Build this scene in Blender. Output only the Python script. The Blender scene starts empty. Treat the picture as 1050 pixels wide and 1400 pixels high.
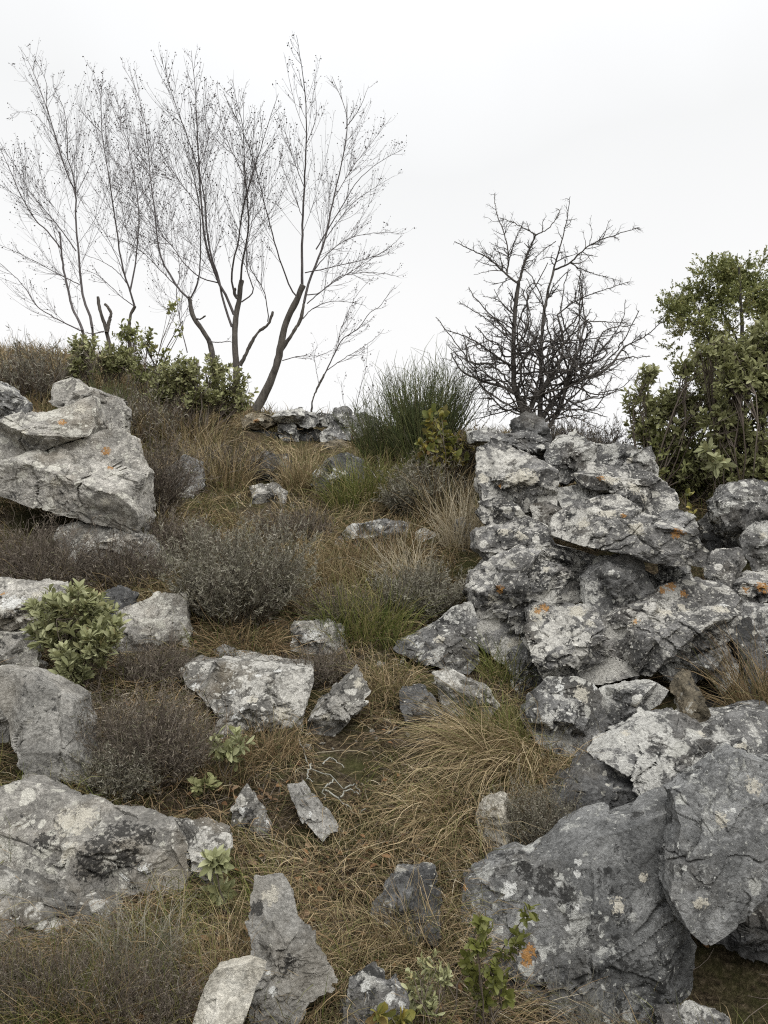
import bpy, math, random
import numpy as np
from mathutils import Vector
R = np.random.default_rng(11)
random.seed(5)
F = 1078.0            # focal length in photo pixels (1050 x 1400)
CX, CY, CZ = 525.0, 700.0, 1.6
scene = bpy.context.scene
col = scene.collection

# ------------------------------------------------------------------ basics
def W(px, py, d):
    return np.array([(px - CX) / F * d, d, CZ + (CY - py) / F * d])

def tag(o, label=None, cat=None, group=None, kind=None):
    if label: o['label'] = label
    if cat: o['category'] = cat
    if group: o['group'] = group
    if kind: o['kind'] = kind
    return o

def empty(name, loc):
    o = bpy.data.objects.new(name, None); col.objects.link(o)
    o.location = tuple(loc); o.empty_display_size = .1
    return o

def mesh_obj(name, V, Q, mat, parent=None, attrs=None, smooth=True, origin=None):
    V = np.asarray(V, dtype=np.float32); Q = np.asarray(Q, dtype=np.int32)
    if origin is None: origin = np.zeros(3)
    V = V - np.asarray(origin, dtype=np.float32)
    me = bpy.data.meshes.new(name)
    me.vertices.add(len(V)); me.vertices.foreach_set('co', V.ravel())
    k = Q.shape[1]
    me.loops.add(Q.size); me.loops.foreach_set('vertex_index', Q.ravel())
    me.polygons.add(len(Q))
    me.polygons.foreach_set('loop_start', np.arange(0, Q.size, k, dtype=np.int32))
    me.polygons.foreach_set('loop_total', np.full(len(Q), k, dtype=np.int32))
    me.polygons.foreach_set('use_smooth', np.full(len(Q), smooth))
    for a, v in (attrs or {}).items():
        at_ = me.attributes.new(a, 'FLOAT', 'POINT'); at_.data.foreach_set('value', np.asarray(v, dtype=np.float32))
    me.update(calc_edges=True); me.validate()
    mats = mat if isinstance(mat, (list, tuple)) else [mat]
    for m in mats: me.materials.append(m)
    o = bpy.data.objects.new(name, me); col.objects.link(o)
    if parent is not None:
        o.parent = parent
        po = np.array(parent.location)
        o.location = tuple(np.asarray(origin) - po)
    else:
        o.location = tuple(origin)
    return o

# ------------------------------------------------------------------ numpy perlin noise
_perm = np.random.default_rng(3).permutation(256)
_perm = np.concatenate([_perm, _perm, _perm])
_g = np.random.default_rng(4).normal(size=(256, 3)); _g /= np.linalg.norm(_g, axis=1)[:, None]
def perlin(P):
    P = np.asarray(P, dtype=np.float64)
    I = np.floor(P).astype(int); f = P - I; I &= 255
    u = f * f * f * (f * (f * 6 - 15) + 10)
    out = 0
    for dx in (0, 1):
        wx = u[:, 0] if dx else 1 - u[:, 0]
        a = _perm[I[:, 0] + dx]
        for dy in (0, 1):
            wy = u[:, 1] if dy else 1 - u[:, 1]
            b = _perm[a + I[:, 1] + dy]
            for dz in (0, 1):
                wz = u[:, 2] if dz else 1 - u[:, 2]
                g = _g[_perm[b + I[:, 2] + dz]]
                out = out + wx * wy * wz * (g[:, 0] * (f[:, 0] - dx) + g[:, 1] * (f[:, 1] - dy) + g[:, 2] * (f[:, 2] - dz))
    return out * 1.6
def fbm(P, octv=4, gain=.5, ridged=False):
    s = 0; a = 1
    for k in range(octv):
        n = perlin(P * 2 ** k + 17.3 * k)
        if ridged: n = .5 - np.abs(n) * 1.4
        s = s + a * n; a *= gain
    return s

# ------------------------------------------------------------------ ground surface
ctl = [(0,1400,2.3),(260,1400,2.4),(525,1400,2.46),(800,1400,2.75),(1050,1400,2.85),
 (0,1250,2.75),(300,1250,2.85),(525,1250,2.9),(620,1250,2.95),(985,1345,3.12),
 (150,1100,3.4),(350,1100,3.5),(525,1100,3.5),(680,1120,3.45),(800,1150,3.45),(950,1100,3.5),
 (0,1000,3.9),(200,1000,3.9),(420,1000,4.0),(560,1000,4.05),(680,1010,4.05),(860,1040,4.0),(1050,980,4.3),
 (100,900,4.6),(300,900,4.7),(500,900,4.7),(620,920,4.65),(760,900,4.95),(950,900,5.1),(1050,850,5.3),
 (100,800,5.4),(300,800,5.6),(500,800,5.7),(620,800,5.6),(720,800,5.6),(880,780,5.8),(1050,770,6.0),
 (100,680,6.8),(300,700,7.0),(450,700,7.2),(600,700,6.8),(700,690,6.5),(850,690,6.5),(1000,710,6.7),
 (0,600,7.6),(250,620,8.5),(400,630,8.9),(550,630,8.5),(680,625,7.2),(800,630,7.2),(900,665,7.4),(1050,680,7.6),
 (0,510,9.5),(150,515,10),(300,575,10),(420,603,10.05),(500,606,10),(620,600,9),(720,605,8.3),(850,625,8.3),(1000,660,8.6),
 (0,482,11.2),(150,490,11.5),(330,562,11.2),(450,575,11.2)]
C = np.array([W(*c) for c in ctl] + [[-2,0,-.3],[0,0,-.3],[2,0,-.2],[-2,1.2,-.15],[0,1.2,-.15],[2,1.2,-.1],[-6,3,1.4],[6,3,1.2],[-7,8,3.0],[7,8,2.3],[-7,12,3.6],[0,14,2.6],[6,14,2.2],[-6,15,3.5],[4,11,2.35]])
def _rb(A, B):
    return np.sqrt(((A[:, None, :] - B[None, :, :]) ** 2).sum(2) + .05)
_n = len(C); _M = np.zeros((_n + 3, _n + 3))
_M[:_n, :_n] = _rb(C[:, :2], C[:, :2]) - np.eye(_n) * .05
_M[:_n, _n:] = np.c_[np.ones(_n), C[:, :2]]; _M[_n:, :_n] = _M[:_n, _n:].T
_w = np.linalg.solve(_M, np.r_[C[:, 2], 0, 0, 0])
def G(x, y):
    x = np.atleast_1d(np.asarray(x, float)); y = np.atleast_1d(np.asarray(y, float))
    xc = np.clip(x, -7, 7); yc = np.clip(y, 0, 13.5)
    out = np.empty(len(x))
    for s in range(0, len(x), 20000):
        e = slice(s, s + 20000); P = np.c_[xc[e], yc[e]]
        out[e] = _rb(P, C[:, :2]) @ _w[:_n] + _w[_n] + P @ _w[_n + 1:]
    dd = np.hypot(x - xc, y - yc); k = np.clip(dd / 45, 0, 1); k = k * k * (3 - 2 * k)
    P3 = np.c_[x, y, np.zeros(len(x))]
    out = out + .035 * fbm(P3 * 1.7, 3) + .012 * fbm(P3 * 7, 2) * (dd < 3)
    return out * (1 - k) + (-3.0) * k
# grid cache for quick lookup
_gx = np.arange(-7, 7.01, .05); _gy = np.arange(.3, 14.01, .05)
_GX, _GY = np.meshgrid(_gx, _gy); _GZ = G(_GX.ravel(), _GY.ravel()).reshape(_GX.shape)
def g(x, y):
    x = np.asarray(x, float); y = np.asarray(y, float)
    i = np.clip((x + 7) / .05, 0, len(_gx) - 1.001); j = np.clip((y - .3) / .05, 0, len(_gy) - 1.001)
    i0 = i.astype(int); j0 = j.astype(int); fi = i - i0; fj = j - j0
    return (_GZ[j0, i0] * (1 - fi) * (1 - fj) + _GZ[j0, i0 + 1] * fi * (1 - fj) + _GZ[j0 + 1, i0] * (1 - fi) * fj + _GZ[j0 + 1, i0 + 1] * fi * fj)
def at(px, py):
    d = np.arange(1.6, 13, .01)
    x = (px - CX) / F * d; z = CZ + (CY - py) / F * d
    h = g(x, d) - z
    k = np.argmax(h > 0) if (h > 0).any() else len(d) - 1
    return float(d[k])

# ------------------------------------------------------------------ materials
def nt(name):
    m = bpy.data.materials.new(name); m.use_nodes = True
    t = m.node_tree; b = t.nodes['Principled BSDF']
    b.inputs['Roughness'].default_value = .85; b.inputs['Specular IOR Level'].default_value = .25
    return m, t, b
def N(t, typ, **kw):
    n = t.nodes.new(typ)
    for k, v in kw.items():
        if k.startswith('i_'):
            key = k[2:].replace('_', ' '); n.inputs[key].default_value = v
        else: setattr(n, k, v)
    return n
def ramp(t, src, stops, interp='LINEAR'):
    r = t.nodes.new('ShaderNodeValToRGB'); r.color_ramp.interpolation = interp
    e = r.color_ramp.elements
    while len(e) < len(stops): e.new(.5)
    for k, (p, c) in enumerate(stops):
        e[k].position = p
        e[k].color = (c, c, c, 1) if not isinstance(c, (tuple, list)) else (*c, 1)
    t.links.new(src, r.inputs[0]); return r.outputs[0]
def mix(t, fac, a, b, mode='MIX'):
    m = t.nodes.new('ShaderNodeMix'); m.data_type = 'RGBA'; m.blend_type = mode
    for i, v in ((0, fac), (6, a), (7, b)):
        if isinstance(v, bpy.types.NodeSocket): t.links.new(v, m.inputs[i])
        elif i == 0: m.inputs[0].default_value = v
        else: m.inputs[i].default_value = (*v, 1)
    return m.outputs[2]
def math_(t, op, a, b=0.0, c=None):
    m = t.nodes.new('ShaderNodeMath'); m.operation = op
    for i, v in enumerate((a, b) if c is None else (a, b, c)):
        if isinstance(v, bpy.types.NodeSocket): t.links.new(v, m.inputs[i])
        else: m.inputs[i].default_value = v
    return m.outputs[0]
def noise(t, vec, scale, detail=6, rough=.6, dist=0):
    n = t.nodes.new('ShaderNodeTexNoise'); n.inputs['Scale'].default_value = scale
    n.inputs['Detail'].default_value = detail; n.inputs['Roughness'].default_value = rough; n.inputs['Distortion'].default_value = dist
    t.links.new(vec, n.inputs['Vector']); return n
def rock_mat(name, dark, light, pale=.5, black=.5, ochre=.3, palecol=(.62, .60, .53), spot=1.0, soft=.5):
    m, t, b = nt(name)
    tc = N(t, 'ShaderNodeTexCoord'); oi = N(t, 'ShaderNodeObjectInfo')
    off = t.nodes.new('ShaderNodeVectorMath'); off.operation = 'ADD'
    mul = math_(t, 'MULTIPLY', oi.outputs['Random'], 60.0)
    t.links.new(tc.outputs['Object'], off.inputs[0]); t.links.new(mul, off.inputs[1])
    v = off.outputs[0]
    # distorted coordinates for ragged edges
    nd = noise(t, v, 14, 5, .6)
    dm = t.nodes.new('ShaderNodeVectorMath'); dm.operation = 'MULTIPLY_ADD'
    t.links.new(nd.outputs['Color'], dm.inputs[0]); dm.inputs[1].default_value = (.07, .07, .07); t.links.new(v, dm.inputs[2])
    vd = dm.outputs[0]
    n1 = noise(t, vd, 3.2, 12, .68).outputs['Fac']
    base = ramp(t, n1, [(.33, dark), (.5, tuple(.5 * (a + c) for a, c in zip(dark, light))), (.68, light)])
    tone = math_(t, 'MULTIPLY_ADD', math_(t, 'FRACT', math_(t, 'MULTIPLY', oi.outputs['Random'], 7.13)), .5, .78)
    cmb = t.nodes.new('ShaderNodeCombineColor'); [t.links.new(tone, cmb.inputs[k]) for k in range(3)]
    base = mix(t, 1.0, base, cmb.outputs[0], 'MULTIPLY')
    # streaky weathering
    n2 = noise(t, vd, 8, 10, .7, .6).outputs['Fac']
    f2 = ramp(t, n2, [(.44, 1), (.56, 0)])
    base = mix(t, math_(t, 'MULTIPLY', f2, .6), base, tuple(c * .4 for c in dark))
    # fine pitting
    n3 = noise(t, v, 70, 6, .7).outputs['Fac']
    f3 = ramp(t, n3, [(.34, 0.5), (.62, 1.35)])
    base = mix(t, .8, base, f3, 'MULTIPLY')
    # ochre stain
    n4 = noise(t, vd, 2.3, 6, .6).outputs['Fac']
    f4 = ramp(t, n4, [(.52, 0), (.66, 1)])
    base = mix(t, math_(t, 'MULTIPLY', f4, ochre), base, (.30, .235, .14))
    # black lichen
    cl = noise(t, v, 3.6, 4, .6).outputs['Fac']
    n5 = noise(t, vd, 26, 6, .7).outputs['Fac']
    s5 = math_(t, 'ADD', math_(t, 'MULTIPLY', n5, .6), math_(t, 'MULTIPLY', cl, .6))
    f5 = ramp(t, s5, [(.735 - .12 * black, 0), (.77 - .12 * black, 1)])
    base = mix(t, math_(t, 'MULTIPLY', f5, .85), base, (.028, .028, .027))
    # pale crust lichens, three sizes of rounded blots
    cl2 = noise(t, v, 2.6, 3, .55).outputs['Color']
    sep = N(t, 'ShaderNodeSeparateColor'); t.links.new(cl2, sep.inputs[0])
    tot = None
    for k, (sc, th, rad) in enumerate(((9 * spot, .62, .50), (21 * spot, .55, .46), (52 * spot, .5, .42))):
        vo = N(t, 'ShaderNodeTexVoronoi', i_Scale=sc); t.links.new(vd, vo.inputs['Vector'])
        s2 = N(t, 'ShaderNodeSeparateColor'); t.links.new(vo.outputs['Color'], s2.inputs[0])
        # radius depends on the cell's random value and on the clump noise
        clump = math_(t, 'MULTIPLY_ADD', sep.outputs[k], 2.2, -1.1 + (pale - .5) * 1.1)
        rr = math_(t, 'ADD', math_(t, 'SUBTRACT', s2.outputs[k], th), clump)
        rr = math_(t, 'MULTIPLY', math_(t, 'MINIMUM', rr, .8), rad * 1.2)
        dd = math_(t, 'SUBTRACT', rr, vo.outputs['Distance'])
        ff = ramp(t, dd, [(0.0, 0), (.05, 1)])
        ff = math_(t, 'MULTIPLY', ff, (.85, .9, .8)[k])
        tint = mix(t, s2.outputs[(k + 1) % 3], palecol, tuple(c * q for c, q in zip(palecol, (.62, .62, .60))))
        base = mix(t, ff, base, mix(t, .55, tint, f3, 'MULTIPLY'))
        tot = ff if tot is None else math_(t, 'MAXIMUM', tot, ff)
    # ragged crusts that run together
    cr1 = noise(t, vd, 7.5, 12, .74, .3).outputs['Fac']
    s1 = math_(t, 'ADD', cr1, math_(t, 'MULTIPLY', math_(t, 'SUBTRACT', sep.outputs[1], .5), .5))
    fc = math_(t, 'MULTIPLY', ramp(t, s1, [(.70 - .22 * pale, 0), (.735 - .22 * pale, 1)]), .78)
    base = mix(t, fc, base, mix(t, .7, mix(t, n5, palecol, tuple(c * .6 for c in palecol)), f3, 'MULTIPLY'))
    tot = math_(t, 'MAXIMUM', tot, fc)
    # painted-in real lichen patches
    nl = noise(t, v, 60, 6, .7).outputs['Fac']
    for nm, c1, c2 in (('pale', (.70, .67, .58), (.50, .46, .37)), ('white', (.80, .80, .77), (.66, .66, .62)), ('orange', (.46, .19, .04), (.36, .22, .075)), ('black', (.02, .02, .02), (.035, .033, .03))):
        a = N(t, 'ShaderNodeAttribute', attribute_name=nm)
        gate = math_(t, 'MINIMUM', math_(t, 'MULTIPLY', a.outputs['Fac'], 4.0), 1.0)
        s = math_(t, 'MULTIPLY_ADD', math_(t, 'MULTIPLY', math_(t, 'SUBTRACT', nl, .5), gate), {'black': 6.5, 'orange': 4.5}.get(nm, 4.2), a.outputs['Fac'])
        f = ramp(t, s, [(.36, 0), (.46, 1)])
        f = math_(t, 'MULTIPLY', f, .85)
        base = mix(t, f, base, mix(t, n5, c1, c2))
        tot = math_(t, 'MAXIMUM', tot, f)
    t.links.new(base, b.inputs['Base Color'])
    b.inputs['Roughness'].default_value = .92; b.inputs['Specular IOR Level'].default_value = .18
    # bump
    nb = noise(t, vd, 11, 14, .72).outputs['Fac']
    vc = N(t, 'ShaderNodeTexVoronoi', feature='DISTANCE_TO_EDGE', i_Scale=4.2); t.links.new(vd, vc.inputs['Vector'])
    cr = ramp(t, vc.outputs['Distance'], [(0, 0), (.035, 1)])
    h = math_(t, 'ADD', math_(t, 'MULTIPLY', nb, 1.2), math_(t, 'MULTIPLY', cr, .12))
    h = math_(t, 'ADD', h, math_(t, 'MULTIPLY', n3, .34)); h = math_(t, 'ADD', h, math_(t, 'MULTIPLY', tot, .05))
    bp = N(t, 'ShaderNodeBump'); bp.inputs['Strength'].default_value = 1.0; bp.inputs['Distance'].default_value = .045
    t.links.new(h, bp.inputs['Height']); t.links.new(bp.outputs[0], b.inputs['Normal'])
    return m
RM = {
 'grey':  rock_mat('lichened_limestone', (.095, .094, .091), (.30, .296, .286), .74, .58, .10, (.68, .67, .62)),
 'pile':  rock_mat('pile_limestone', (.095, .093, .089), (.30, .293, .28), .80, .62, .14, (.70, .68, .62)),
 'slab':  rock_mat('dark_slab_limestone', (.145, .147, .145), (.33, .331, .322), .52, .6, .10, (.60, .60, .56), 1.5),
 'warm':  rock_mat('pale_boulder_limestone', (.27, .258, .235), (.53, .507, .457), .68, .25, .25, (.72, .70, .62)),
 'low':   rock_mat('weathered_limestone', (.15, .144, .132), (.40, .384, .345), .72, .55, .3, (.70, .68, .62)),
 'bare':  rock_mat('bare_grey_stone', (.30, .29, .265), (.50, .485, .445), .28, .1, .15),
 'white': rock_mat('fresh_cream_stone', (.66, .61, .50), (.86, .83, .74), .1, -.6, .25),
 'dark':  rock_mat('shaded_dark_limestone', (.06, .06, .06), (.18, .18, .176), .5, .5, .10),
 'rust':  rock_mat('rusty_stone', (.14, .12, .085), (.32, .275, .20), .35, .4, .6),
}
def veg_mat(name, cols, transl=.0, rough=.75, spec=.25, var=.35):
    m, t, b = nt(name)
    a = N(t, 'ShaderNodeAttribute', attribute_name='rnd')
    n = len(cols)
    c = ramp(t, a.outputs['Fac'], [(i / max(1, n - 1), cc) for i, cc in enumerate(cols)])
    b.inputs['Roughness'].default_value = rough; b.inputs['Specular IOR Level'].default_value = spec
    t.links.new(c, b.inputs['Base Color'])
    if transl:
        tr = N(t, 'ShaderNodeBsdfTranslucent'); t.links.new(c, tr.inputs['Color'])
        mx = N(t, 'ShaderNodeMixShader'); mx.inputs[0].default_value = transl
        t.links.new(b.outputs[0], mx.inputs[1]); t.links.new(tr.outputs[0], mx.inputs[2])
        t.links.new(mx.outputs[0], t.nodes['Material Output'].inputs[0])
    return m
def bark_mat(name, c1, c2, scale=18):
    m, t, b = nt(name)
    tc = N(t, 'ShaderNodeTexCoord'); mp = N(t, 'ShaderNodeMapping'); mp.inputs['Scale'].default_value = (1, 1, .25)
    t.links.new(tc.outputs['Object'], mp.inputs[0])
    n1 = noise(t, mp.outputs[0], scale, 8, .7)
    t.links.new(ramp(t, n1.outputs['Fac'], [(.35, c1), (.65, c2)]), b.inputs['Base Color'])
    bp = N(t, 'ShaderNodeBump'); bp.inputs['Distance'].default_value = .02
    t.links.new(n1.outputs['Fac'], bp.inputs['Height']); t.links.new(bp.outputs[0], b.inputs['Normal'])
    return m
VM = {
 'straw': veg_mat('dry_straw', [(0.120,0.087,0.051),(0.239,0.175,0.097),(0.369,0.287,0.167),(0.479,0.389,0.242),(0.170,0.126,0.070),(0.129,0.136,0.046),(0.309,0.239,0.135)], .15),
 'rust': veg_mat('rusty_dry_grass', [(0.118,0.092,0.053),(0.249,0.183,0.100),(0.366,0.286,0.166),(0.149,0.144,0.061),(0.449,0.362,0.222),(0.201,0.144,0.077),(0.107,0.114,0.045)], .15),
 'green': veg_mat('green_grass', [(0.046,0.062,0.015),(0.092,0.114,0.025),(0.153,0.166,0.044),(0.306,0.258,0.118),(0.071,0.088,0.020)], .2),
 'white': veg_mat('bleached_straw', [(.36,.31,.22),(.50,.45,.34),(.28,.23,.14),(.42,.36,.25)], .15),
 'mixed': veg_mat('mixed_grass', [(0.081,0.055,0.032),(0.192,0.128,0.066),(0.304,0.219,0.123),(0.101,0.096,0.037),(0.061,0.064,0.024),(0.385,0.294,0.172),(0.142,0.092,0.048)], .15),
 'heath': veg_mat('grey_heath', [(.07,.056,.04),(.13,.11,.085),(.19,.165,.13),(.10,.083,.058),(.09,.09,.05)], .05),
 'heathl': veg_mat('grey_heath_tips', [(.165,.155,.12),(.235,.22,.178),(.15,.145,.095),(.29,.27,.225)], .1),
 'deadtwig': veg_mat('dead_twig', [(0.054,0.042,0.034),(0.120,0.096,0.076),(0.192,0.164,0.134),(0.084,0.064,0.050)]),
 'twig': veg_mat('purple_grey_twig', [(0.086,0.076,0.078),(0.133,0.120,0.122),(0.172,0.156,0.156)]),
 'thorn': veg_mat('dark_thorn_twig', [(0.048,0.042,0.039),(0.090,0.081,0.075),(0.128,0.117,0.105)]),
 'bud': veg_mat('brown_bud', [(.10,.085,.06),(.16,.14,.09),(.08,.065,.05)], .1),
 'leaf': veg_mat('sage_leaf', [(0.153,0.162,0.073),(0.268,0.282,0.146),(0.383,0.390,0.225),(0.204,0.216,0.099),(0.318,0.312,0.158),(.27,.18,.08)], .25, .6),
 'leafdark': veg_mat('olive_leaf', [(0.097,0.113,0.043),(0.173,0.193,0.070),(0.270,0.285,0.110),(0.129,0.141,0.056),(0.366,0.364,0.150),(0.221,0.170,0.076)], .2, .6),
 'leafmid': veg_mat('mid_green_leaf', [(0.099,0.107,0.043),(0.193,0.201,0.083),(0.307,0.315,0.151),(0.143,0.146,0.061),(0.385,0.387,0.211),(0.239,0.170,0.071)], .22, .6),
 'leafyel': veg_mat('yellow_oak_leaf', [(0.077,0.098,0.030),(0.143,0.161,0.048),(0.187,0.190,0.054),(0.352,0.287,0.072),(0.110,0.132,0.042),(0.220,0.138,0.054),(0.099,0.115,0.036)], .3, .5),
 'leafspr': veg_mat('fresh_green_leaf', [(0.082,0.090,0.023),(0.139,0.150,0.039),(0.189,0.190,0.065)], .3, .45),
 'broom': veg_mat('broom_stem', [(0.042,0.055,0.024),(0.085,0.105,0.041),(0.142,0.155,0.059),(0.095,0.082,0.050)], 0),
 'oakleaf': veg_mat('brown_oak_leaf', [(0.072,0.038,0.019),(0.160,0.085,0.038),(0.224,0.128,0.057),(0.112,0.068,0.038),(0.264,0.187,0.114)], .1),
 'stonebits': veg_mat('limestone_crumbs', [(0.060,0.054,0.043),(0.132,0.123,0.104),(0.204,0.195,0.171),(0.090,0.072,0.049),(0.162,0.156,0.139)]),
 'rotten': veg_mat('rotten_grass', [(.035,.026,.018),(.07,.05,.032),(.11,.08,.05),(.05,.04,.02)]),
 'whitebr': veg_mat('lichened_branch', [(0.196,0.196,0.170),(0.294,0.294,0.258),(0.126,0.115,0.095)]),
}
BARK = bark_mat('grey_brown_bark', (.045, .04, .036), (.15, .135, .118))
BARKD = bark_mat('dark_thorn_bark', (.045, .04, .036), (.13, .118, .105))
BARKP = bark_mat('purple_grey_bark', (.085, .075, .076), (.17, .155, .153))
# soil
def soil_mat():
    m, t, b = nt('brown_soil_with_moss')
    tc = N(t, 'ShaderNodeTexCoord'); v = tc.outputs['Object']
    n1 = noise(t, v, 3, 10, .7).outputs['Fac']; n2 = noise(t, v, 45, 8, .75).outputs['Fac']
    c = ramp(t, n2, [(.36, (.018, .014, .010)), (.48, (.055, .042, .027)), (.56, (.10, .078, .05)), (.66, (.20, .165, .11))])
    mo = ramp(t, n1, [(.45, 0), (.6, .75)])
    c = mix(t, mo, c, mix(t, n2, (.02, .024, .008), (.085, .09, .03)))
    t.links.new(c, b.inputs['Base Color']); b.inputs['Roughness'].default_value = 1; b.inputs['Specular IOR Level'].default_value = .05
    bp = N(t, 'ShaderNodeBump'); bp.inputs['Distance'].default_value = .03
    t.links.new(n2, bp.inputs['Height']); t.links.new(bp.outputs[0], b.inputs['Normal'])
    return m

# ------------------------------------------------------------------ ground mesh
def axis(lo, hi, step, far):
    a = list(np.arange(lo, hi + 1e-6, step)); s = step; b = [hi]; c = [lo]
    while b[-1] < far: s *= 1.25; b.append(b[-1] + s); c.append(c[-1] - s)
    return np.array(c[:0:-1] + a + b[1:])
ax = axis(-6, 6, .045, 500); ay = axis(.6, 13, .045, 500)
X, Y = np.meshgrid(ax, ay); Z = G(X.ravel(), Y.ravel())
nx, ny = len(ax), len(ay)
i = np.arange(nx * ny).reshape(ny, nx)
Q = np.stack([i[:-1, :-1], i[:-1, 1:], i[1:, 1:], i[1:, :-1]], -1).reshape(-1, 4)
gr = mesh_obj('ground', np.c_[X.ravel(), Y.ravel(), Z], Q, soil_mat()); tag(gr, 'brown stony hillside soil sloping up to the ridge', 'ground', kind='structure')

# ------------------------------------------------------------------ rocks
def cubesphere(n):
    l = np.tan(np.linspace(-math.pi / 4, math.pi / 4, n + 1))
    Vs = []; Qs = []; base = 0
    A, B = np.meshgrid(l, l); A = A.ravel(); B = B.ravel(); o = np.ones_like(A)
    i = np.arange((n + 1) ** 2).reshape(n + 1, n + 1)
    q = np.stack([i[:-1, :-1], i[:-1, 1:], i[1:, 1:], i[1:, :-1]], -1).reshape(-1, 4)
    for (P, flip) in ((np.c_[o, A, B], 0), (np.c_[-o, A, B], 1), (np.c_[A, o, B], 1), (np.c_[A, -o, B], 0), (np.c_[A, B, o], 0), (np.c_[A, B, -o], 1)):
        Vs.append(P); Qs.append((q[:, ::-1] if flip else q) + base); base += len(P)
    V = np.concatenate(Vs); V /= np.linalg.norm(V, axis=1)[:, None]; Q = np.concatenate(Qs)
    key = np.round(V * 1e5).astype(np.int64)
    _, first, inv = np.unique(key, axis=0, return_index=True, return_inverse=True)
    return V[first], inv.ravel()[Q]
FOOT = []
def rock(name, label, poly, d=None, mat='pile', T=.42, kz=.4, p=4.5, nfac=9, amp=1.0, facets=(), marks=(), group=None, cat='rock', sink=.14, seed=None, yaw=0.0, foff=(.38, .78)):
    rg = np.random.default_rng(seed if seed is not None else abs(hash_str(label)) % 99991)
    P2 = np.array(poly, float)
    lo, hi = P2.min(0), P2.max(0)
    if d is None:
        bx = P2[P2[:, 1] > hi[1] - .12 * (hi[1] - lo[1])][:, 0].mean()
        d0 = at(min(max(bx, 0), 1050), min(hi[1], 1399)); d = d0 + T * .5 * min(hi[0] - lo[0], 1.3 * (hi[1] - lo[1])) / F * d0
    # area centroid
    x, y = P2[:, 0], P2[:, 1]; x1, y1 = np.roll(x, -1), np.roll(y, -1); cr = x * y1 - x1 * y; A = cr.sum() / 2
    c2 = np.array([((x + x1) * cr).sum(), ((y + y1) * cr).sum()]) / (6 * A)
    s = d / F
    L = (P2 - c2) * [s, -s]                                   # metres, x right / z up
    if sink:
        k = np.clip(-L[:, 1] / max(1e-6, -L[:, 1].min()), 0, 1)
        if group in (MG, SG, LG) and sink > .05: L[:, 0] *= 1 + .22 * k; L[:, 1] -= .12 * k * (hi[1] - lo[1]) * s   # buried foot is broader than what shows
        L[:, 1] -= sink * k ** 2 * (hi[1] - lo[1]) * s
    cen = W(c2[0], c2[1], d)
    # radial function
    th = np.linspace(-math.pi, math.pi, 721); dirs = np.c_[np.cos(th), np.sin(th)]
    rad = np.full(721, 1e-3)
    for a, b in zip(L, np.roll(L, -1, 0)):
        e = b - a; den = dirs[:, 0] * e[1] - dirs[:, 1] * e[0]; den = np.where(abs(den) < 1e-12, 1e-12, den)
        tt = (a[0] * e[1] - a[1] * e[0]) / den; uu = (a[0] * dirs[:, 1] - a[1] * dirs[:, 0]) / den
        ok = (tt > 0) & (uu >= -1e-6) & (uu <= 1 + 1e-6); rad = np.where(ok, np.maximum(rad, tt), rad)
    size = max(hi - lo)
    n = int(np.clip(size * .42, 14, 130))
    U, Q = cubesphere(n)
    u, v, w = U[:, 0], U[:, 1], U[:, 2]
    sr = np.hypot(u, w); kk = (sr ** p + np.abs(v) ** p + 1e-9) ** (-1 / p)
    r = np.interp(np.arctan2(w, u), th, rad) * sr * kk
    a0 = np.arctan2(w, u)
    Rm = .5 * math.sqrt(np.ptp(L[:, 0]) * np.ptp(L[:, 1]))
    Ty = T * min(.5 * np.ptp(L[:, 0]), .65 * np.ptp(L[:, 1])) / .5 * .5 * 2 if T < 3 else T
    Ty = T * 2 * min(.5 * np.ptp(L[:, 0]), .65 * np.ptp(L[:, 1]))
    V = np.c_[r * np.cos(a0), v * kk * Ty, r * np.sin(a0)]
    sc = np.array([.5 * np.ptp(L[:, 0]), Ty, .5 * np.ptp(L[:, 1])])
    # flat facets knocked off the block
    fl = [(np.array(f[:3]), f[3]) for f in facets]
    for k in range(nfac):
        q = rg.normal(size=3) * [.75, 1, .75]; q[1] = -abs(q[1]) * .6 - .45 if rg.random() < .85 else abs(q[1]) + .5
        q[2] += .2
        fl.append((q, rg.uniform(*foff)))
    Vn = V / sc; front = Vn[:, 1] <= 1e-6
    for q, off in fl:
        q = q / np.linalg.norm(q)
        if q[1] < -.12:                                   # cut the front face back in depth, outline kept
            lim = (q[0] * Vn[:, 0] + q[2] * Vn[:, 2] - off) / -q[1]
            Vn[:, 1] = np.where(front, np.maximum(Vn[:, 1], np.minimum(lim, -.02)), Vn[:, 1])
        else:
            ex = Vn @ q - off; Vn = Vn - np.where((ex > 0) & ~front, ex * .9, 0)[:, None] * q
    V = Vn * sc
    # chips: piecewise tilted cells, then fractal roughness
    nrm = Vn / (np.linalg.norm(Vn, axis=1)[:, None] + 1e-9)
    disp = 0
    wob = np.c_[perlin(V / Rm * 2.2 + rg.uniform(0, 50)), perlin(V / Rm * 2.2 + rg.uniform(0, 50)), perlin(V / Rm * 2.2 + rg.uniform(0, 50))]
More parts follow.
